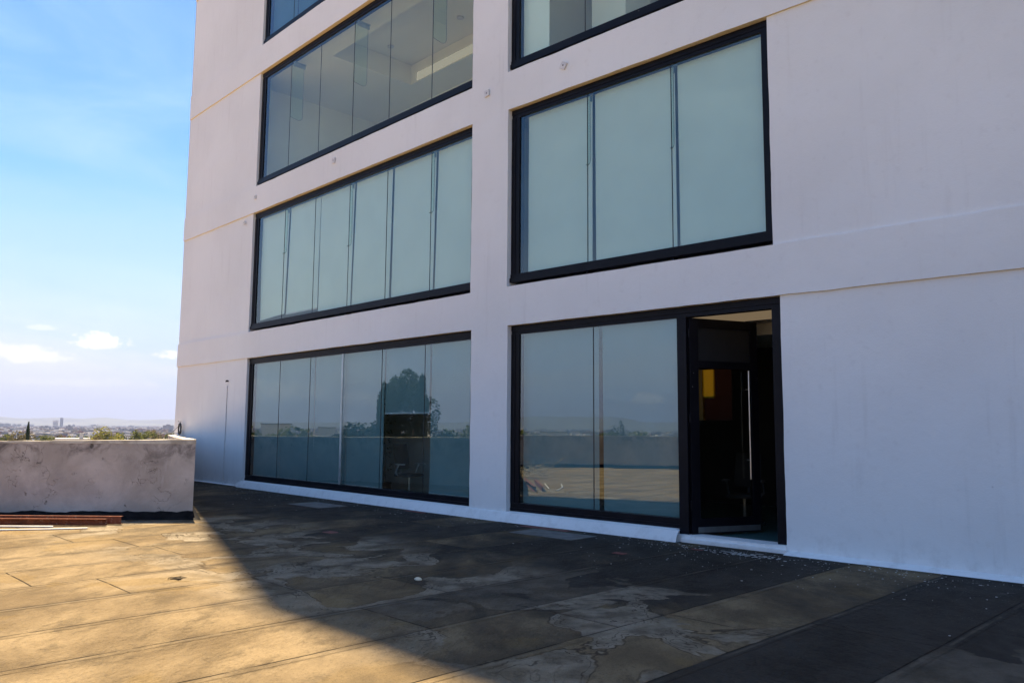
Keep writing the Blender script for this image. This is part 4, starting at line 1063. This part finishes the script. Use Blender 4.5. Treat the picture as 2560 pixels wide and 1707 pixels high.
tower(-.5775, 4100, .0050, -.0012, 'narrower pale block left of the diagonal tower', 0, .8, 'step')
tower(-.5700, 3300, .0075, -.0040, 'low wide block below the diagonal tower', 1)
tower(-.5195, 2900, .0100, -.0046, 'long low grey block right of the towers', 1)

# near buildings just over the parapet
def house(ta, dist, w_, h, d, label, roof='flat', m_=0):
    p_ = polar(ta, dist); t_ = empty('house', p_); WM[t_.name] = Matrix.Translation(p_) @ Matrix.Rotation(-math.atan(ta), 4, 'Z'); t_.matrix_world = WM[t_.name]
    tag(t_, label, 'house', 'nearer houses beyond the parapet'); mw = WM[t_.name]
    g = MB(); g.box(-w_/2, w_/2, 0, d, 0, h); g.build('wall', M_CITY[m_], t_, mw)
    if roof == 'flat':
        g = MB(); g.box(-w_/2-.2, w_/2+.2, -.2, d+.2, h, h+.5); g.build('roof', M_CITY[0], t_, mw)
        g = MB(); g.box(w_*.2, w_*.32, 1, 2.4, h+.5, h+1.5); g.build('water_tank', M_CITY[0], t_, mw)
    else:
        g = MB(); g.b.faces.new([g.b.verts.new(q) for q in ((-w_/2-.4, -.4, h), (w_/2+.4, -.4, h), (w_/2-.6, d/2, h+1.6), (-w_/2+.6, d/2, h+1.6))]); g.b.faces.new([g.b.verts.new(q) for q in ((-w_/2-.4, d+.4, h), (w_/2+.4, d+.4, h), (w_/2-.6, d/2, h+1.6), (-w_/2+.6, d/2, h+1.6))])
        g.build('roof', M_CITY[3], t_, mw)
        g = MB(); g.box(-w_*.25, -w_*.15, d*.3, d*.45, h, h+2.0); g.build('chimney', M_CITY[1], t_, mw)
    for k in range(4):
        x = -w_/2+w_*(k+.5)/4; g = MB(); g.box(x-.7, x+.7, -.06, -.01, h-2.3, h-1.1); g.build('window', M_PANE, t_, mw)
house(-.5435, 150, 5.4, 19.5, 9, 'low white flat roofed house behind the middle of the parapet')
house(-.5300, 160, 3.4, 19.3, 8, 'white flat roofed annex adjoining the low house on its right')
house(-.4385, 145, 7.0, 18.2, 10, 'red tiled house just left of the building corner', 'tile', 0)
house(-.5120, 170, 5.0, 19.0, 8, 'small pale house right of the annex', 'flat', 0)
# long white sheds mirrored in the windows
for a_, b_, di, w_, h, lb in ((-.945, .33, 300, 11, 23.2, 'white flat roofed shed at the left of the mirrored skyline'), (-.962, .27, 420, 8, 22.0, 'small white block in the mirrored skyline'), (-.967, -.255, 175, 5, 20.4, 'white gabled shed mirrored low in the right bay window'), (-.99, -.12, 520, 18, 20.0, 'long pale hall mirrored in the right bay window')):
    p_ = mdir(a_, b_, di); t_ = empty('shed', p_); WM[t_.name] = Matrix.Translation(p_) @ Matrix.Rotation(math.atan2(-a_, b_)*1.0+math.pi*.5*0, 4, 'Z'); t_.matrix_world = WM[t_.name]
    tag(t_, lb, 'shed', 'sheds on the far side of the terrace'); mw = WM[t_.name]
    g = MB(); g.box(-w_/2, w_/2, -5, 5, 0, h); g.build('wall', M_CITY[0], t_, mw); g = MB(); g.box(-w_/2-.3, w_/2+.3, -5.3, 5.3, h, h+.4); g.build('roof', M_CITY[1], t_, mw)

# ------------------------------------------------------------------ air
HZ = MB(); HZ.box(-14000, 14000, -14000, 14000, -22.0, 420.0)
def hz():
    mm = bpy.data.materials.new('haze'); mm.use_nodes = True; t = NT(mm.node_tree); t.N.clear()
    out = t.N.new('ShaderNodeOutputMaterial')
    v = t.n('ShaderNodeVolumePrincipled', {'Color': (.42, .50, .78, 1), 'Density': 1.2e-4, 'Anisotropy': .3})
    t.L.new(v.outputs[0], out.inputs[1]); return mm
hz_o = HZ.build('haze', hz()); tag(hz_o, 'pale blue haze over the plain', 'haze', None, 'stuff')
